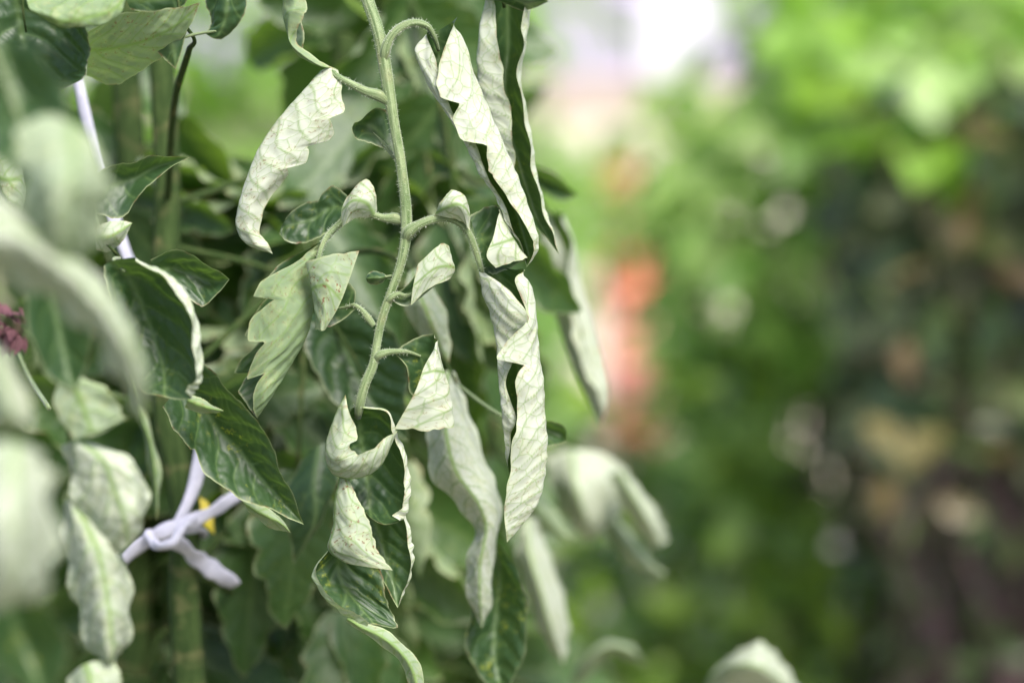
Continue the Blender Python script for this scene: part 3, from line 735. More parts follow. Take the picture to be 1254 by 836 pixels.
# big folded leaflet, lower left
leaflet([[(388, 298, -5), (390, 298, -5), (395, 295, 0), (392, 298, 3), (388, 300, 4)],
         [(350, 318, -9), (372, 322, -9), (389, 322, -2), (378, 320, 4), (360, 321, 3)],
         [(322, 345, -9), (350, 352, -11), (383, 350, -2), (354, 350, 5), (314, 351, 3)],
         [(306, 392, -10), (345, 385, -11), (383, 382, -2), (350, 382, 6), (304, 384, 3)],
         [(294, 430, -10), (338, 425, -10), (375, 414, -2), (342, 424, 6), (300, 440, 3)],
         [(286, 465, -10), (322, 455, -9), (357, 446, -2), (330, 454, 5), (302, 468, 3)],
         [(298, 490, -7), (315, 484, -7), (336, 480, -1), (326, 488, 4), (309, 499, 3)],
         [(315, 512, 0)]], 2, 'T', (.3, .5, .1), teethR=[(.345, .32, .10), (.515, .26, .12), (.70, .36, .12)], teethL=[(.3, .25, .1), (.5, .25, .12), (.68, .25, .1)], seed=10, spacing=7, d0=-3, **HI)
# spotted triangular flap
leaflet([[(436, 378, 0), (436, 376, 0), (435, 374, 0)],
         [(411, 398, -1), (412, 374, -3), (431, 349, -1)],
         [(392, 403, 2), (388, 366, 0), (394, 322, 1)],
         [(388, 404, 5), (382, 354, 5), (375, 321, 5)],
         [(391, 406, 8), (400, 350, 9), (404, 311, 8)],
         [(398, 404, 7), (418, 368, 8), (440, 307, 7)]], 1, 'U', (.5, 1.4, .35), seed=11, spacing=7, **MD)
# small flap right of the stem
leaflet([[(478, 362, 0), (478, 365, 0), (478, 368, 0)],
         [(500, 347, -1), (498, 362, -2), (500, 375, -1)],
         [(530, 312, -3), (530, 338, -4), (528, 354, -3)],
         [(548, 305, 0), (557, 328, 0), (552, 341, 0)],
         [(540, 298, 4), (534, 328, 5), (528, 352, 4)],
         [(512, 323, 5), (506, 350, 5), (503, 374, 4)]], 1, 'U', (.3, .8, .7), seed=12, spacing=6, **MD)
# little flap hanging over the right stalk
leaflet([[(535, 257, -2), (533, 261, -2), (532, 264, -2)],
         [(540, 246, 1), (545, 255, 3), (546, 265, 0)],
         [(552, 231, 0), (560, 250, 5), (561, 271, 0)],
         [(566, 237, -1), (570, 255, 3), (570, 277, 0)],
         [(574, 252, -3), (576, 265, -2), (575, 282, -1)]], 1, 'T', (.2, .2, .9), seed=13, spacing=5, d0=5, **MD)
# basal lobe with a curled flap at the top of the long hanging leaflet
leaflet([[(575, 264, -2), (581, 284, -2), (588, 308, -2), (593, 334, -2)],
         [(596, 252, -4), (602, 278, -5), (606, 305, -5), (610, 336, -4)],
         [(611, 253, -1), (622, 280, -2), (635, 302, -2), (644, 318, -1)],
         [(612, 258, 2), (618, 283, 4), (626, 305, 5), (634, 320, 4)],
         [(610, 264, 3), (604, 290, 5), (596, 313, 6), (607, 328, 5)]], 1.5, 'U', (1.0, .2, .9), seed=14, spacing=6, **MD)
# long hanging rolled leaflet
leaflet([[(594, 334, 2), (590, 334, 1), (587, 331, 0), (605, 326, -4), (630, 330, -2), (640, 329, 1), (643, 331, 2)],
         [(622, 354, 6), (606, 350, 5), (590, 358, 0), (620, 355, -6), (651, 352, -1), (644, 350, 3), (630, 345, 3)],
         [(648, 385, 6), (622, 382, 6), (600, 386, 0), (628, 385, -7), (656, 384, -1), (652, 386, 4), (646, 388, 5)],
         [(634, 412, 3), (620, 412, 3), (606, 412, 0), (632, 412, -7), (659, 412, -1), (648, 412, 5), (626, 410, 7)],
         [(628, 442, 2), (618, 440, 2), (609, 438, 0), (634, 440, -7), (662, 440, -1), (642, 440, 6), (609, 439, 8)],
         [(620, 470, 2), (616, 470, 2), (611, 468, 0), (636, 470, -7), (666, 468, -1), (652, 470, 6), (630, 470, 7)],
         [(632, 510, 3), (622, 507, 3), (614, 503, 0), (638, 505, -6), (668, 508, -1), (652, 508, 5), (632, 508, 6)],
         [(626, 534, 1), (622, 536, 1), (617, 534, 0), (640, 540, -5), (671, 540, -1), (652, 540, 5), (627, 540, 6)],
         [(624, 570, 0), (623, 568, -1), (622, 565, -2), (645, 578, -4), (668, 582, -1), (648, 582, 4), (621, 584, 4)],
         [(630, 612, -1), (632, 612, -2), (636, 614, -2), (648, 618, -2), (657, 620, 0), (640, 622, 3), (617, 626, 3)],
         [(621, 664, 1)]], 3, 'T', (.5, .55, .95), teethR=[(.405, .30, .07)], seed=15, spacing=6.5, **HI)
# right lobed leaflet with a big pale flap
leaflet([[(484, 430, 0), (484, 431, 0), (484, 432, 0), (484, 433, 0)],
         [(500, 418, -1), (507, 428, -2), (504, 444, -3), (496, 450, -1)],
         [(529, 408, -1), (532, 430, -4), (528, 462, -5), (508, 490, -4)],
         [(534, 413, 1), (542, 445, 0), (551, 478, 0), (558, 519, 0)],
         [(534, 418, 3), (534, 445, 5), (530, 478, 7), (530, 528, 5)],
         [(531, 428, 3), (519, 450, 5), (508, 480, 7), (483, 525, 5)]], 1.3, 'U', (.7, .5, .9), seed=16, spacing=6, **HI)
# terminal leaflet: dark blade with a curled right margin
leaflet([[(434, 496, -2), (437, 496, -2), (440, 496, -2), (443, 497, -1), (444, 499, 0)],
         [(424, 510, -4), (440, 510, -5), (455, 505, -3), (471, 502, 0), (472, 505, 1)],
         [(418, 535, -5), (442, 535, -7), (466, 525, -5), (485, 524, 0), (481, 528, 3)],
         [(416, 565, -6), (446, 565, -8), (474, 556, -6), (495, 550, 0), (489, 553, 3)],
         [(418, 595, -6), (450, 595, -8), (480, 590, -6), (503, 585, 0), (496, 588, 4)],
         [(425, 620, -5), (452, 618, -7), (480, 615, -5), (503, 606, 1), (495, 604, 5)],
         [(438, 626, -3), (454, 629, -4), (474, 634, -1), (498, 631, 3), (489, 622, 6)],
         [(449, 627, 1), (454, 634, 2), (470, 642, 4), (489, 638, 6), (480, 631, 7)]], 1, 'T', (.35, .3, .9), seed=17, spacing=6.5, puff=.6, **HI)
leaflet([[(425, 585, -7), (450, 590, -10), (480, 600, -10), (484, 602, -9)],
         [(430, 620, -7), (456, 622, -10), (491, 620, -8), (488, 621, -6)],
         [(440, 655, -6), (465, 655, -9), (502, 652, -5), (498, 653, -2)],
         [(455, 690, -5), (475, 690, -8), (506, 680, -5), (502, 681, -2)],
         [(470, 715, -5), (482, 716, -7), (500, 715, -5), (497, 716, -2)],
         [(487, 744, -3)]], 1, 'T', (.35, .3, .9), seed=18, spacing=6.5, puff=.6, **HI)
# crescent flap on the left
leaflet([[(423, 483, 1)],
         [(422, 508, -4), (411, 506, 0), (420, 506, 3), (428, 506, 3)],
         [(417, 538, -5), (400, 538, 0), (417, 536, 5), (440, 532, 4)],
         [(415, 562, -5), (398, 560, 0), (411, 556, 6), (430, 546, 6)],
         [(420, 575, -4), (407, 580, 1), (420, 567, 7), (434, 552, 7)],
         [(432, 578, -3), (428, 586, 3), (434, 570, 8), (441, 555, 8)],
         [(450, 574, -2), (453, 581, 4), (454, 566, 8), (457, 548, 8)],
         [(466, 560, 0), (470, 565, 4), (471, 550, 7), (472, 536, 7)],
         [(487, 527, 5)]], 1, 'U', (.5, .5, .6), seed=19, spacing=6, wave=.9, **HI)
# lower left flap
leaflet([[(424, 588, -4), (415, 585, -2), (421, 585, 0), (428, 589, 0)],
         [(425, 615, -5), (409, 616, -1), (424, 615, 4), (441, 613, 3)],
         [(425, 645, -5), (407, 646, 0), (428, 646, 6), (454, 643, 4)],
         [(425, 665, -4), (401, 672, 0), (430, 670, 7), (465, 674, 4)],
         [(417, 674, -3), (419, 687, 2), (445, 693, 5), (481, 698, 4)]], 1.2, 'U', (.3, 1.0, .55), seed=20, spacing=6.5, d0=1, **HI)
# bluish bottom blade with a brown rim, and its curled tail
leaflet([[(402, 674, 3), (401, 675, 0), (415, 671, -3), (440, 675, -4), (466, 685, -4)],
         [(387, 699, 5), (383, 698, 2), (408, 694, -4), (440, 698, -6), (468, 702, -4)],
         [(393, 718, 6), (388, 720, 3), (415, 716, -4), (445, 722, -6), (475, 733, -3)],
         [(416, 739, 7), (410, 744, 4), (430, 735, -2), (455, 742, -4), (482, 752, -2)],
         [(438, 752, 7), (432, 761, 4), (445, 752, 0), (465, 758, -1), (488, 767, 0)],
         [(452, 762, 6), (448, 771, 4), (456, 764, 2), (468, 766, 1), (482, 769, 1)]], 2.2, 'T', (1.6, .3, .4), seed=21, spacing=7, puff=.6, **HI)
leaflet([[(428, 752, 4), (425, 757, 5), (424, 760, 4)],
         [(448, 762, 4), (443, 768, 6), (440, 773, 4)],
         [(469, 770, 3), (463, 777, 6), (458, 783, 4)],
         [(490, 783, 2), (483, 791, 6), (477, 797, 3)],
         [(507, 801, 1), (499, 809, 5), (491, 815, 2)],
         [(517, 824, 0), (508, 829, 4), (500, 833, 1)],
         [(523, 850, -1), (514, 855, 3), (506, 858, 0)],
         [(520, 880, -1)]], 1, 'T', (.5, .5, .35), seed=22, spacing=5, **MD)
# small leaf bud
leaflet([[(474, 338, -2)], [(468, 333, -2), (468, 340, 1), (468, 347, -2)], [(459, 331, -3), (459, 340, 1), (459, 350, -3)], [(451, 335, -2), (450, 341, 0), (451, 347, -2)], [(448, 341, -1)]], 1, 'T', (1, .3, .2), seed=23, spacing=3, **LO)
add('leaf_stalk', ptube('leaf_stalk', [(486, 338, 0, 2.2), (478, 338, -1, 1.8), (470, 339, -1, 1.4)], ns=8, seg=10), M_STEM, br)

# -- neighbouring leaves of the same plant, left of the hanging leaf
def carrier(pix, parent=None):
    pix = [(p[0], p[1], p[2] * (DSC if i else 1.0), p[3]) for i, p in enumerate(pix)]
    pix = [(p[0], p[1], p[2], p[3] * .72) for p in pix]
    return add('leaf_branch', ptube('leaf_branch', pix, ns=12, seg=60), M_STEMD, parent or plant)
bl = carrier([(205, 250, -110, 7), (215, 120, -60, 6), (232, 60, -22, 5), (236, 44, -10, 3.2), (226, 30, -8, 3), (215, -20, -8, 3)])
leaflet([[(106, 40, 6), (107, 62, -4), (106, 93, -16)],
         [(131, 23, 8), (134, 60, -3), (136, 104, -18)],
         [(158, 15, 7), (160, 55, -3), (166, 94, -16)],
         [(190, 12, 4), (190, 45, -2), (197, 70, -11)],
         [(220, 9, 0), (220, 28, -3), (226, 45, -7)],
         [(246, 3, -4)]], 1, 'T', (.3, .8, .12), bl, seed=31, spacing=7, **HI)
leaflet([[(192, 64, -8), (210, 52, -7), (229, 38, -8)], [(204, 75, -9), (214, 68, -8), (223, 62, -9)], [(215, 85, -9)]], 1, 'T', (.3, .3, .3), bl, seed=32, **LO)
leaflet([[(250, -40, -10), (278, -40, -5), (304, -40, -10)], [(252, 0, -10), (278, 0, -4), (303, 0, -10)], [(258, 22, -9), (276, 22, -5), (297, 21, -9)], [(254, 36, -9), (268, 42, -7), (284, 40, -9)], [(251, 41, -9), (260, 47, -8), (271, 49, -9)]], 1, 'T', (.1, .3, .3), bl, seed=33, puff=.7, **MD)
add('leaf_stalk', ptube('leaf_stalk', [(222, 47, -9, 1.6), (236, 43, -9, 2), (252, 40, -8, 1.8), (266, 38, -7, 1.2)], ns=8, seg=16), M_STEM, bl)
# mined leaf and leaves on the upper edge
leaflet([[(160, 12, -14), (150, -10, -12)], [(185, 16, -14), (185, -15, -12)], [(215, 12, -14), (222, -18, -12)], [(226, 6, -14), (236, -10, -12)]], .5, 'T', (.6, .5, .5), bl, seed=34, **LO)
DSC = 1.4
bm_ = carrier([(200, 480, -100, 7), (165, 420, -50, 5), (152, 350, -8, 4), (146, 316, 8, 3.2), (138, 306, 12, 2.6), (128, 296, 12, 2)])
leaflet([[(104, 226, 0), (112, 242, -3), (118, 262, -3)], [(137, 201, -2), (142, 226, -6), (149, 267, -4)], [(167, 197, -3), (165, 218, -7), (173, 240, -4)], [(191, 190, -3), (192, 204, -6), (194, 216, -4)], [(233, 192, -3)]], 1, 'U', (.15, .3, .5), bm_, seed=35, **MD)
leaflet([[(118, 306, 10), (117, 290, 12), (119, 278, 10)], [(134, 310, 10), (133, 290, 14), (134, 270, 10)], [(150, 295, 11), (148, 282, 13), (147, 269, 10)], [(162, 273, 11)]], 1, 'U', (.3, .5, .7), bm_, seed=36, **LO)
leaflet([[(127, 326, 20), (135, 320, 20), (150, 317, 21), (165, 315, 22), (166, 319, 23)], [(130, 350, 20), (155, 346, 16), (185, 336, 18), (210, 337, 24), (203, 344, 28)], [(140, 395, 20), (170, 386, 14), (207, 370, 17), (236, 372, 25), (227, 377, 30)],
         [(150, 435, 20), (185, 425, 14), (217, 412, 17), (247, 420, 25), (237, 422, 31)], [(165, 470, 22), (195, 455, 17), (222, 450, 19), (248, 464, 26), (238, 462, 31)], [(180, 482, 24), (198, 485, 23), (215, 489, 24), (234, 488, 27), (227, 479, 31)]], 1.2, 'T', (.25, .2, .8), bm_, seed=37, spacing=9, puff=.7, **MD)
leaflet([[(184, 318, 3), (190, 330, 1), (195, 345, 2)], [(209, 305, 2), (213, 328, -3), (215, 352, 0)], [(232, 311, 2), (235, 335, -3), (235, 368, 0)], [(250, 320, 2), (252, 342, -3), (250, 375, 0)], [(268, 331, 2), (268, 345, -1), (266, 362, 0)], [(281, 342, 1)]], 1, 'U', (.25, .2, .6), bm_, seed=38, puff=.6, **MD)
leaflet([[(244, 440, 4), (222, 470, 0), (199, 498, 6)], [(272, 465, 6), (250, 500, -2), (216, 530, 6)], [(296, 494, 6), (268, 527, -3), (235, 557, 5)], [(324, 524, 6), (297, 556, -3), (262, 591, 4)], [(339, 563, 5), (320, 586, -2), (300, 613, 4)], [(355, 598, 5), (345, 612, 1), (335, 626, 4)], [(372, 642, 3)]], 1, 'U', (1.0, .3, .4), bm_, seed=39, spacing=9, puff=.5, teethR=[(.3, .14, .1)], **HI)
leaflet([[(226, 499, 10), (230, 490, 12), (233, 483, 10)], [(246, 507, 10), (248, 497, 12), (251, 489, 10)], [(262, 506, 9), (262, 501, 11), (263, 496, 9)], [(274, 503, 8)]], 1, 'U', (.8, .5, .3), bm_, seed=40, **LO)
leaflet([[(296, 612, -8), (300, 618, -8), (304, 626, -9)], [(320, 618, -9), (322, 630, -7), (326, 642, -10)], [(342, 630, -9), (343, 640, -7), (345, 650, -10)], [(356, 652, -9)]], 1, 'T', (.6, .3, .3), bm_, seed=41, **LO)
for p_ in ([(165, 420, -70, 2.6), (195, 440, -22, 2.4), (222, 472, 0, 2)], [(152, 350, -11, 2.4), (170, 337, 0, 2), (194, 330, 1, 1.5)], [(128, 296, 17, 2), (118, 266, 5, 2), (114, 243, -4, 1.6)], [(146, 316, 12, 2.4), (140, 319, 22, 2.2), (152, 332, 27, 1.6)]):
    add('leaf_stalk', ptube('leaf_stalk', p_, ns=8, seg=18), M_STEM, bm_)
# dark leaf and yellow curl in the top left corner
DSC = 1.0
bt = carrier([(190, -60, -110, 6), (120, -70, -30, 5), (60, -40, 10, 4), (30, -15, 18, 3), (28, 10, 18, 2.2), (32, 40, 17, 1.6)])
leaflet([[(-30, -10, 18), (20, -5, 14), (70, -5, 18), (100, 5, 20)], [(-30, 30, 18), (25, 30, 12), (80, 25, 14), (107, 30, 20)], [(-25, 70, 18), (32, 65, 12), (85, 60, 14), (110, 65, 21)], [(0, 105, 18), (45, 100, 12), (85, 92, 16), (108, 85, 22)], [(50, 120, 18), (65, 115, 15), (80, 108, 19), (100, 98, 22)]], 1, 'T', (.1, .2, .3), bt, seed=42, puff=.8, **MD)
leaflet([[(30, -12, 24), (36, 10, 32), (48, 18, 30), (62, 8, 26)], [(70, -15, 24), (68, 15, 34), (74, 34, 32), (84, 24, 28)], [(110, -22, 24), (108, 6, 32), (112, 32, 32), (116, 28, 28)], [(140, -30, 24), (140, -5, 30), (146, 18, 30), (146, 12, 27)], [(165, -28, 26)]], 1.5, 'T', (1.5, .3, .0), bt, seed=43, puff=.6, **MD)
leaflet([[(-20, 175, 8), (-10, 215, 10), (-5, 275, 8)], [(5, 180, 10), (8, 220, 13), (10, 272, 10)], [(22, 195, 9), (24, 220, 11), (26, 262, 9)], [(32, 232, 8)]], 1, 'T', (.2, .4, .45), bt, seed=44, spacing=5, **MD)
add('dried_flower', (lambda r: tone_leaves('dried_flower', PT(12 + r.normal(size=70) * 9, 400 + r.normal(size=70) * 9, -60 + r.normal(size=70) * 3), r.normal(size=(70, 3)), .006, r))(np.random.default_rng(4)), plain_material('dried_petal', (.10, .04, .05), (.18, .08, .09), 300, .9), plant)
add('flower_stalk', ptube('flower_stalk', [(60, 500, -20, 3), (30, 450, -50, 2.4), (14, 412, -60, 2)], ns=8, seg=16), M_STEM, plant)

# -- leaf rolls behind the hanging leaf
bb = carrier([(190, -60, -110, 6), (400, -110, -70, 6), (560, -60, -35, 5), (612, -20, -26, 4), (618, 10, -26, 3)])
leaflet([[(600, -25, -24), (604, -25, -22), (625, -25, -30), (648, -22, -24), (655, -20, -20)],
         [(606, 5, -20), (592, 8, -22), (622, 6, -34), (650, 10, -24), (640, 12, -18)],
         [(612, 60, -18), (584, 62, -22), (622, 60, -36), (644, 55, -24), (640, 52, -18)],
         [(620, 105, -18), (586, 108, -22), (618, 105, -34), (638, 100, -24), (634, 98, -19)],
         [(628, 150, -18), (598, 150, -22), (622, 150, -33), (648, 150, -24), (644, 148, -20)],
         [(630, 190, -18), (612, 190, -22), (634, 195, -31), (655, 195, -24), (650, 194, -20)],
         [(634, 225, -20), (624, 225, -22), (646, 235, -28), (663, 236, -23), (659, 236, -20)],
         [(650, 265, -21), (646, 264, -22), (660, 272, -25), (674, 272, -22), (671, 273, -20)],
         [(685, 312, -21)]], 2, 'T', (.7, .2, .75), bb, seed=45, **HI)
leaflet([[(570, -20, -18), (600, -30, -16), (640, -30, -16)], [(590, -2, -18), (615, -8, -14), (655, -10, -16)], [(612, 4, -18), (635, 2, -16), (668, -2, -18)], [(640, 14, -20), (655, 10, -20), (672, 2, -20)]], 1, 'T', (.4, .8, .4), bb, seed=46, **LO)
DSC = 2.4
b2 = carrier([(205, 250, -110, 6), (420, 200, -80, 6), (600, 225, -72, 5), (660, 245, -72, 4), (676, 275, -74, 3)])
leaflet([[(668, 255, -70), (664, 262, -72), (680, 260, -78), (690, 262, -72), (688, 266, -68)], [(690, 300, -66), (662, 300, -70), (685, 300, -80), (704, 300, -70), (700, 305, -65)], [(700, 350, -65), (668, 345, -70), (692, 345, -80), (712, 345, -70), (690, 350, -64)],
         [(712, 400, -65), (684, 400, -70), (704, 400, -80), (728, 398, -70), (700, 405, -64)], [(724, 450, -66), (702, 452, -70), (720, 450, -79), (742, 450, -70), (715, 455, -65)], [(738, 490, -68), (722, 495, -70), (732, 490, -75), (746, 485, -70), (735, 490, -67)], [(736, 522, -70)]], 2, 'T', (.3, .3, .85), b2, seed=47, **MD)
leaflet([[(640, 195, -66), (645, 205, -70), (640, 215, -66)], [(665, 205, -66), (668, 222, -70), (668, 240, -66)], [(690, 222, -66), (690, 232, -69), (690, 245, -66)], [(708, 240, -68)]], 1, 'U', (.2, .2, .5), b2, seed=48, **LO)
DSC = 1.7
b3 = carrier([(200, 480, -100, 6), (380, 330, -70, 6), (490, 320, -48, 5), (515, 345, -44, 4), (535, 420, -42, 3), (560, 470, -40, 2.4)])
leaflet([[(500, 335, -42), (505, 330, -44), (515, 330, -46)], [(494, 365, -38), (515, 362, -36), (536, 358, -42)], [(505, 400, -40), (528, 395, -36), (548, 390, -42)], [(530, 430, -42), (540, 425, -40), (552, 420, -42)], [(550, 445, -42)]], 1, 'U', (.3, .6, .6), b3, seed=49, **MD)
leaflet([[(545, 455, -40), (550, 452, -41), (556, 455, -43), (560, 460, -42)], [(528, 500, -36), (545, 495, -32), (562, 492, -38), (572, 495, -44)], [(522, 545, -34), (548, 540, -28), (575, 532, -36), (586, 535, -44)], [(528, 585, -33), (560, 580, -28), (590, 572, -36), (600, 575, -44)], [(560, 620, -34), (585, 615, -30), (604, 605, -36), (612, 605, -44)], [(580, 650, -36), (595, 648, -33), (609, 640, -36), (613, 640, -42)],
         [(570, 690, -37), (588, 690, -34), (602, 686, -38), (604, 686, -42)], [(572, 730, -38), (588, 735, -36), (600, 735, -39), (602, 735, -42)], [(590, 770, -40)]], 1, 'U', (.3, .3, 1.0), b3, seed=50, **HI)
leaflet([[(596, 668, -46), (605, 664, -48), (615, 668, -46)], [(590, 700, -44), (612, 700, -50), (636, 702, -44)], [(576, 745, -44), (608, 748, -51), (646, 740, -44)], [(570, 790, -44), (605, 795, -50), (645, 785, -44)], [(585, 825, -45), (610, 828, -49), (636, 820, -45)], [(615, 850, -46)]], 1, 'T', (1.4, .3, .4), b3, seed=51, puff=.8, **MD)
leaflet([[(640, 505, -24), (648, 515, -26), (645, 540, -24)], [(668, 512, -24), (670, 526, -27), (668, 548, -24)], [(690, 522, -25), (688, 533, -27), (682, 545, -25)], [(694, 540, -25)]], 1, 'U', (.2, .3, .5), b3, seed=52, **LO)
add('leaf_stalk', ptube('leaf_stalk', [(560, 470, -66, 2), (600, 500, -54, 2), (645, 525, -43, 1.5)], ns=8, seg=16), M_STEM, b3)
DSC = 2.3
b4 = carrier([(225, 700, -95, 6), (420, 560, -110, 6), (590, 540, -100, 5), (640, 600, -92, 4), (655, 650, -90, 3)])
leaflet([[(640, 640, -82), (648, 632, -84), (658, 635, -90), (664, 640, -86)], [(632, 680, -80), (650, 676, -76), (668, 672, -86), (672, 676, -90)], [(646, 730, -80), (664, 725, -75), (684, 720, -85), (688, 722, -90)], [(662, 775, -82), (676, 772, -78), (694, 768, -86), (697, 770, -90)], [(690, 815, -86)]], 1, 'U', (.3, .3, 1.0), b4, seed=53, **MD)
leaflet([[(634, 590, -95), (640, 586, -92), (650, 588, -95)], [(640, 625, -93), (656, 620, -90), (676, 618, -95)], [(660, 645, -94), (672, 640, -92), (690, 640, -95)], [(700, 665, -96)]], 1, 'U', (.3, .3, .3), b4, seed=54, **LO)
DSC = 2.1
b5 = carrier([(205, 480, -130, 6), (460, 430, -170, 6), (640, 500, -150, 5), (690, 540, -140, 4), (760, 570, -140, 3)])
leaflet([[(668, 560, -130), (700, 550, -128), (740, 556, -132), (768, 575, -138)], [(676, 600, -124), (705, 590, -116), (742, 592, -126), (772, 600, -138)], [(696, 640, -124), (718, 635, -118), (742, 630, -126), (762, 625, -136)], [(722, 662, -130), (730, 658, -128), (740, 652, -130), (748, 645, -134)]], 1, 'U', (.2, .2, 1.0), b5, seed=55, **MD)
leaflet([[(745, 580, -125), (760, 578, -120), (775, 588, -128)], [(758, 615, -122), (776, 605, -116), (795, 612, -126)], [(778, 645, -124), (794, 638, -118), (812, 640, -128)], [(800, 672, -128), (808, 668, -126), (818, 662, -130)]], 1, 'U', (.2, .2, .9), b5, seed=56, **MD)
leaflet([[(735, 640, -135), (745, 630, -132), (755, 632, -136)], [(752, 670, -132), (766, 662, -128), (780, 664, -134)], [(776, 695, -133), (788, 688, -130), (800, 688, -134)], [(818, 706, -136)]], 1, 'U', (.3, .2, .5), b5, seed=57, **LO)
b6 = carrier([(225, 700, -95, 6), (500, 800, -150, 6), (760, 860, -140, 5), (880, 855, -130, 4)])
leaflet([[(862, 850, -120), (868, 830, -118), (880, 815, -122)], [(890, 850, -112), (895, 815, -104), (905, 796, -116)], [(930, 850, -110), (930, 815, -100), (930, 786, -114)], [(960, 855, -114), (960, 835, -108), (955, 805, -118)], [(990, 860, -120)]], 1, 'U', (.4, .2, .85), b6, seed=58, **MD)
leaflet([[(690, 860, -140), (700, 845, -140), (712, 838, -140)], [(706, 815, -138), (720, 812, -132), (735, 815, -140)], [(730, 790, -138), (742, 792, -130), (752, 800, -140)], [(765, 785, -138), (770, 795, -132), (772, 808, -140)], [(795, 815, -140)]], 1, 'T', (.4, .2, .4), b6, seed=59, **MD)
# big dark leaf behind the stem
DSC = 1.5
b7 = carrier([(205, 300, -110, 6), (330, 330, -80, 5), (400, 385, -58, 4), (430, 430, -55, 2.5), (455, 480, -53, 1.6)])
leaflet([[(372, 390, -56), (400, 375, -54), (440, 368, -56)], [(374, 430, -52), (420, 420, -58), (480, 405, -52)], [(400, 480, -52), (440, 465, -58), (500, 450, -52)], [(440, 520, -52), (465, 505, -56), (498, 490, -52)], [(500, 540, -54)]], 1, 'T', (.5, .3, .5), b7, seed=60, spacing=10, puff=.8, **MD)
leaflet([[(372, 560, -58), (390, 545, -56), (410, 540, -58)], [(350, 600, -56), (385, 590, -52), (415, 580, -56)], [(352, 640, -56), (385, 640, -52), (400, 625, -56)], [(360, 690, -58)]], 1, 'T', (.3, .3, .4), b7, seed=61, **LO)

# -- foreground leaves: a second tomato plant standing closer, left of the first
front = empty('tomato_plant', Vector((PT(-170, 836, 70)[0], PT(-170, 836, 70)[1], 0)), 'out of focus tomato plant with pale whitish leaves in front of the white tie string', 'tomato plant', 'tomato plants in the row')
fb = PT(-170, 836, 70)
add('main_stem', tube('main_stem', [(fb[0], fb[1], -.02), (fb[0] + .01, fb[1], .4), fb, PT(-150, 400, 70), PT(-160, 0, 70), PT(-150, -300, 70)], [.008, .0075, .007, .006, .005, .004], ns=12, seg=70), M_STEMD, front)
DSC = 1.8
f1 = carrier([(-150, 300, 70, 5), (-90, 230, 100, 4), (-20, 250, 112, 3), (40, 300, 113, 2), (100, 350, 112, 1.6)], front)
leaflet([[(-40, 330, 112), (-38, 290, 118), (-30, 250, 114), (-20, 240, 108)], [(10, 345, 112), (20, 300, 120), (20, 262, 116), (25, 256, 108)], [(62, 372, 112), (75, 335, 120), (85, 310, 116), (80, 305, 108)], [(105, 405, 112), (120, 380, 119), (135, 358, 116), (125, 352, 108)],
         [(135, 448, 112), (150, 428, 118), (168, 415, 116), (155, 408, 108)], [(156, 485, 112), (166, 470, 116), (182, 470, 114), (172, 460, 108)], [(176, 512, 112)]], 1.5, 'U', (.2, .2, 1.0), f1, seed=70, puff=.7, wave=1.3, **MD)
leaflet([[(-40, 60, 100), (0, 50, 96), (50, 60, 100)], [(-40, 120, 104), (20, 110, 96), (80, 115, 102)], [(-30, 180, 106), (30, 165, 100), (95, 160, 102)], [(20, 215, 106), (60, 200, 102), (110, 185, 104)]], 1, 'T', (.2, .2, .5), f1, seed=71, puff=.7, wave=1.3, **MD)
leaflet([[(18, 160, 112), (60, 140, 110), (110, 165, 112), (125, 200, 112)], [(22, 210, 116), (65, 205, 122), (115, 215, 118), (138, 240, 112)], [(28, 260, 116), (65, 258, 123), (105, 262, 118), (126, 275, 112)], [(40, 300, 116), (68, 305, 120), (98, 308, 116), (118, 310, 112)], [(70, 335, 114)]], 1.5, 'U', (.3, .2, .45), f1, seed=72, puff=.7, wave=1.3, **MD)
leaflet([[(-30, 560, 128), (0, 540, 128), (30, 545, 128), (55, 555, 124)], [(-40, 620, 130), (0, 610, 136), (40, 605, 132), (66, 600, 124)], [(-40, 680, 130), (0, 675, 138), (42, 670, 132), (70, 670, 124)], [(-40, 735, 130), (-5, 740, 134), (35, 728, 130), (55, 720, 124)], [(-30, 760, 128)]], 1.5, 'U', (.2, .2, .95), f1, seed=73, puff=.7, wave=1.3, **MD)
leaflet([[(-40, 420, 108), (-20, 415, 110), (0, 425, 108)], [(-35, 470, 110), (0, 462, 114), (25, 460, 110)], [(-20, 520, 110), (15, 510, 114), (40, 500, 110)], [(40, 528, 110)]], 1, 'U', (.2, .2, 1.0), f1, seed=74, **LO)
DSC = 1.95
f2 = carrier([(-150, 420, 70, 5), (-60, 380, 60, 4), (20, 400, 50, 3.4), (62, 455, 46, 3), (82, 520, 44, 2.6), (90, 600, 42, 2), (110, 690, 42, 1.6)], front)
leaflet([[(70, 460, 45), (78, 456, 47), (88, 455, 45)], [(66, 495, 46), (95, 482, 46), (128, 472, 46)], [(82, 528, 46), (108, 515, 46), (146, 492, 46)], [(98, 538, 46), (118, 528, 46), (150, 508, 46)], [(158, 512, 45)]], 1, 'U', (.2, .3, .35), f2, seed=75, puff=.6, wave=1.0, ser=.03, **MD)
leaflet([[(75, 545, 42), (92, 540, 45), (112, 542, 42), (130, 548, 40)], [(82, 580, 43), (112, 570, 46), (150, 562, 46), (172, 570, 40)], [(92, 620, 43), (125, 610, 46), (165, 598, 46), (181, 605, 40)], [(115, 655, 43), (142, 645, 46), (168, 632, 46), (180, 635, 40)], [(140, 680, 42), (152, 672, 44), (165, 660, 43), (170, 655, 40)]], 1.4, 'U', (.2, .3, .8), f2, seed=76, puff=.6, wave=1.0, ser=.03, **MD)
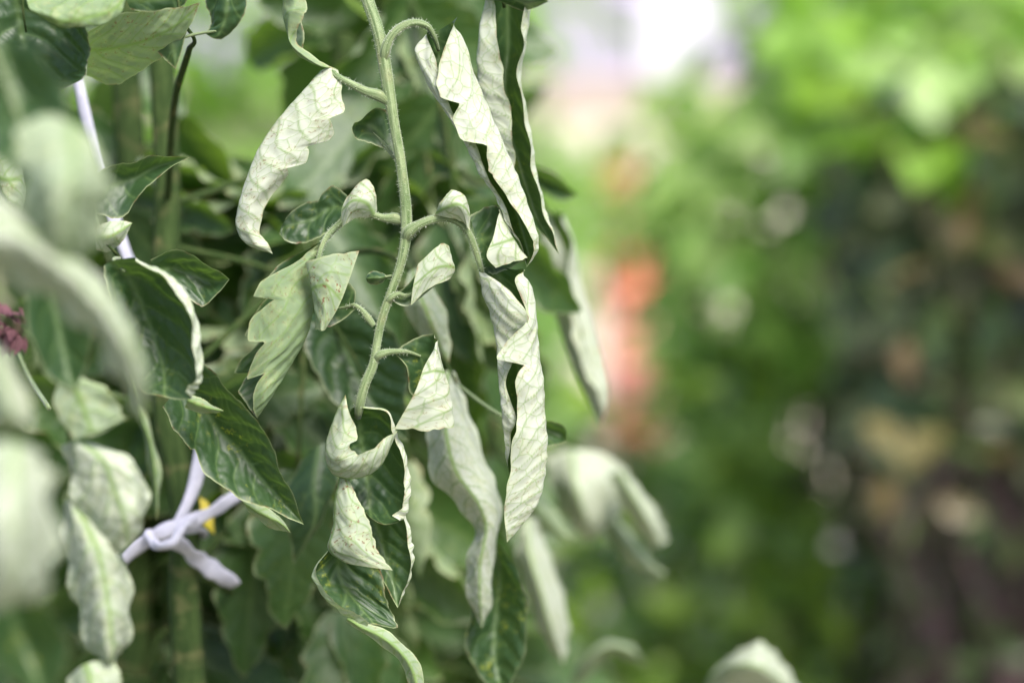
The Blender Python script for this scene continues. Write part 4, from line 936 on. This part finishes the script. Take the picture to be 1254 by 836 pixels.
leaflet([[(76, 620, 40), (84, 612, 43), (100, 615, 40), (110, 625, 38)], [(78, 680, 41), (105, 672, 46), (135, 662, 44), (150, 670, 38)], [(88, 730, 41), (118, 722, 46), (145, 712, 44), (160, 715, 38)], [(98, 770, 41), (125, 765, 46), (150, 758, 44), (163, 755, 38)], [(118, 808, 41), (132, 805, 45), (148, 795, 42), (155, 790, 38)], [(134, 822, 40)]], 1.4, 'U', (.2, .3, .75), f2, seed=77, puff=.6, wave=1.0, ser=.03, **MD)
leaflet([[(82, 830, 42), (105, 812, 44), (140, 806, 42)], [(85, 870, 44), (115, 860, 48), (150, 850, 42)], [(110, 920, 42)]], 1, 'U', (.2, .3, .6), f2, seed=78, **LO)
leaflet([[(150, 458, 36), (156, 458, 38), (161, 462, 36)], [(164, 505, 35), (170, 503, 37), (176, 503, 35)], [(178, 545, 34), (184, 543, 36), (191, 543, 34)], [(184, 590, 33), (190, 588, 35), (197, 590, 33)], [(192, 638, 32)]], 1, 'U', (.6, .5, .3), f2, seed=79, **LO)
leaflet([[(-20, 720, 96), (10, 710, 94), (40, 720, 96)], [(-20, 770, 98), (20, 765, 92), (70, 755, 96)], [(0, 820, 98), (40, 815, 92), (85, 800, 96)], [(60, 870, 96)]], 1, 'T', (1.2, .3, .3), f2, seed=80, **LO)
leaflet([[(30, 360, 60), (60, 345, 56), (95, 350, 58)], [(35, 410, 60), (72, 402, 55), (112, 398, 58)], [(55, 455, 58), (82, 448, 55), (110, 440, 57)], [(90, 480, 56)]], 1, 'T', (.2, .3, .4), f2, seed=81, **LO)

for p_ in ([(-152, 560, 70, 5), (-110, 520, 160, 4), (-40, 550, 232, 3), (0, 580, 238, 2)], [(-150, 440, 70, 5), (-100, 410, 140, 4), (-30, 425, 195, 3), (0, 470, 203, 2)], [(-155, 120, 70, 5), (-90, 70, 140, 4), (-10, 60, 174, 3), (30, 160, 180, 2), (62, 170, 200, 2)]):
    add('leaf_stalk', ptube('leaf_stalk', p_, ns=8, seg=24), M_STEM, front)
# -- tomato plants further back in the row, random compound leaves
def back_plant(label, px, d, seed, boxes, size=1.0, color=(.5, .3, .4)):  # low underside paleness puts the shade behind the row into the leaf colour
    r = np.random.default_rng(seed)
    b = PT(px, 836, d); pl = empty('tomato_plant', Vector((b[0], b[1], 0)), label, 'tomato plant', 'tomato plants in the row')
    add('main_stem', tube('main_stem', [(b[0], b[1], -.02), (b[0] + .015, b[1], .4), b, PT(px + 12, 420, d), PT(px - 8, 0, d), PT(px + 4, -300, d)], [.0085, .008, .007, .006, .005, .004], ns=10, seg=60), M_STEMD, pl)
    for (x0, x1, y0, y1, d0, d1, n) in boxes:
        for k in range(n):
            x, y, dd = r.uniform(x0, x1), r.uniform(y0, y1), r.uniform(d1, d0)
            sy = np.clip(y + r.uniform(-60, 120), -250, 1000)
            s = PT(px + r.uniform(-4, 4), sy, d); e = PT(x, y, dd)
            m = (s + e) / 2 + np.array([0, 0, .03 + .02 * r.uniform()]); e2 = e + (e - s) * .2 + np.array([0, 0, -.045])
            leaf_branch(pl, [s, m, e, e2], .0021, int(r.integers(5, 9)), r, color, size * r.uniform(.85, 1.15))
    return pl
back_plant('tomato plant with shaded leaves behind the white tie string', 160, -170, 201, [(60, 330, 500, 900, -130, -230, 8), (60, 280, 230, 480, -140, -240, 6)])
back_plant('tomato plant with blurred leaves directly behind the hanging curled leaf', 430, -240, 202, [(330, 590, 380, 900, -130, -300, 9), (430, 560, 60, 360, -120, -280, 6)])
back_plant('blurred tomato plant at the right end of the row', 600, -420, 203, [(540, 640, 640, 950, -300, -600, 7), (480, 570, 120, 420, -300, -600, 3)])
back_plant('tomato plant farthest back at the left', 20, -380, 204, [(-60, 420, 300, 900, -300, -520, 12)])

# -- tomato hanging in the shade, yellow flower
def tomato_mesh(cx, r_):
    th = np.linspace(0, 2 * np.pi, 28, endpoint=False); ph = np.linspace(0.02, np.pi - 0.02, 20)
    vs = []
    for p in ph:
        for t in th:
            rr = r_ * (1 + .035 * math.cos(5 * t) * math.sin(p)); z = math.cos(p) * r_ * .9 - .22 * r_ * math.exp(-(p / .35) ** 2)
            vs.append((cx[0] + rr * math.sin(p) * math.cos(t), cx[1] + rr * math.sin(p) * math.sin(t), cx[2] + z))
    idx = np.arange(20 * 28).reshape(20, 28); nx = np.roll(idx, -1, 1)
    return mesh_np('tomato', np.array(vs), np.stack([idx[:-1], idx[1:], nx[1:], nx[:-1]], -1).reshape(-1, 4))
M_TOM = plain_material('unripe_tomato', (.15, .20, .03), (.28, .22, .04), 40, .35, 2, coord='Generated')
tc = PT(243, 258, -185)
tomo = add('tomato', tomato_mesh(tc, .0135), M_TOM, plant)
tomo['label'] = 'unripe yellow green tomato'
r_ = np.random.default_rng(9)
sp_ = np.array([tc + np.array([0, 0, .011])] * 5); sn = np.array([[math.cos(a) * .5, math.sin(a) * .5, 1] for a in np.arange(5) * 1.257])
add('calyx', tone_leaves('calyx', sp_, sn, .012, r_, .35), M_BUSH, tomo)
add('fruit_stalk', tube('fruit_stalk', [tc + np.array([0, 0, .010]), tc + np.array([-.003, 0, .018]), tc + np.array([-.012, .002, .020]), PT(205, 250, -110)], [.0012] * 4, ns=8, seg=14), M_STEM, plant)
M_PETAL = plain_material('yellow_petal', (.62, .50, .02), (.68, .56, .03), 200, .5, trans=.4)
fc = PT(236, 604, -105)
fl = add('flower', tone_leaves('flower', np.array([fc] * 6), np.array([[math.cos(a) * .9, -.9, math.sin(a) * .9] for a in np.arange(6) * 1.047]), .014, r_, .45, droop=-.2), M_PETAL, plant)
fl['label'] = 'yellow tomato flower'
add('flower_stalk', tube('flower_stalk', [fc, fc + np.array([.002, .006, .006]), PT(228, 640, -95)], [.0009] * 3, ns=6, seg=10), M_STEM, plant)

# -- white tie string: a strip from the overhead support, knotted round the main stem
def strip(name, pix, w, th, parent, mat, seed=0, m=40):
    p = hermite(np.array([PT(*q) for q in pix]), m); T = np.gradient(p, axis=0); T /= np.linalg.norm(T, axis=1, keepdims=True)
    vs = []; n = 10
    for i in range(m):
        tw = .5 * math.sin(i * .23 + seed); x = np.cross(T[i], [0, 1, 0]); x /= np.linalg.norm(x); z = np.cross(x, T[i])
        X = x * math.cos(tw) + z * math.sin(tw); Z = -x * math.sin(tw) + z * math.cos(tw)
        ww = w * (1 + .12 * math.sin(i * .7 + seed)); 
        for k in range(n):
            a = 2 * math.pi * k / n; cr_ = .25 * math.sin(3 * a + i * .3)
            vs.append(p[i] + X * math.cos(a) * ww + Z * (math.sin(a) * th * (1 + cr_)))
    idx = np.arange(m * n).reshape(m, n); nx = np.roll(idx, -1, 1)
    q = np.stack([idx[:-1], nx[:-1], nx[1:], idx[1:]], -1).reshape(-1, 4)
    caps = []
    me = bpy.data.meshes.new(name); me.from_pydata([tuple(v) for v in vs], [], [tuple(f) for f in q] + [tuple(idx[0][::-1]), tuple(idx[-1])])
    me.polygons.foreach_set('use_smooth', np.ones(len(me.polygons), bool))
    return add(name, me, mat, parent)
M_TIE = plain_material('white_cloth', (.36, .36, .44), (.46, .455, .53), 260, .9, bump=.0004)
tie = empty('tie_string', V(210, 655, -80), 'white cloth string knotted round the green tomato stem with two loose tails', 'string')
strip('strand', [(-20, -430, -82), (60, -40, -82), (95, 100, -82), (122, 212, -82), (165, 335, -84), (215, 430, -86), (245, 520, -86), (238, 595, -84), (214, 648, -80)], .0021, .0008, tie, M_TIE, 0, 90)
strip('tail', [(205, 655, -76), (232, 676, -84), (260, 697, -92), (288, 716, -98)], .0030, .0006, tie, M_TIE, 2)
strip('tail', [(150, 686, -78), (170, 668, -77), (205, 648, -76), (245, 634, -84), (290, 606, -96)], .0024, .0009, tie, M_TIE, 4)
strip('knot', [(180, 652, -74), (195, 668, -68), (212, 664, -66), (222, 645, -68), (238, 636, -73)], .0017, .0012, tie, M_TIE, 1)
strip('loop', [(222, 650, -80), (240, 648, -86), (250, 652, -95), (236, 655, -104), (214, 655, -102), (208, 655, -92), (212, 655, -82)], .0018, .0008, tie, M_TIE, 3)
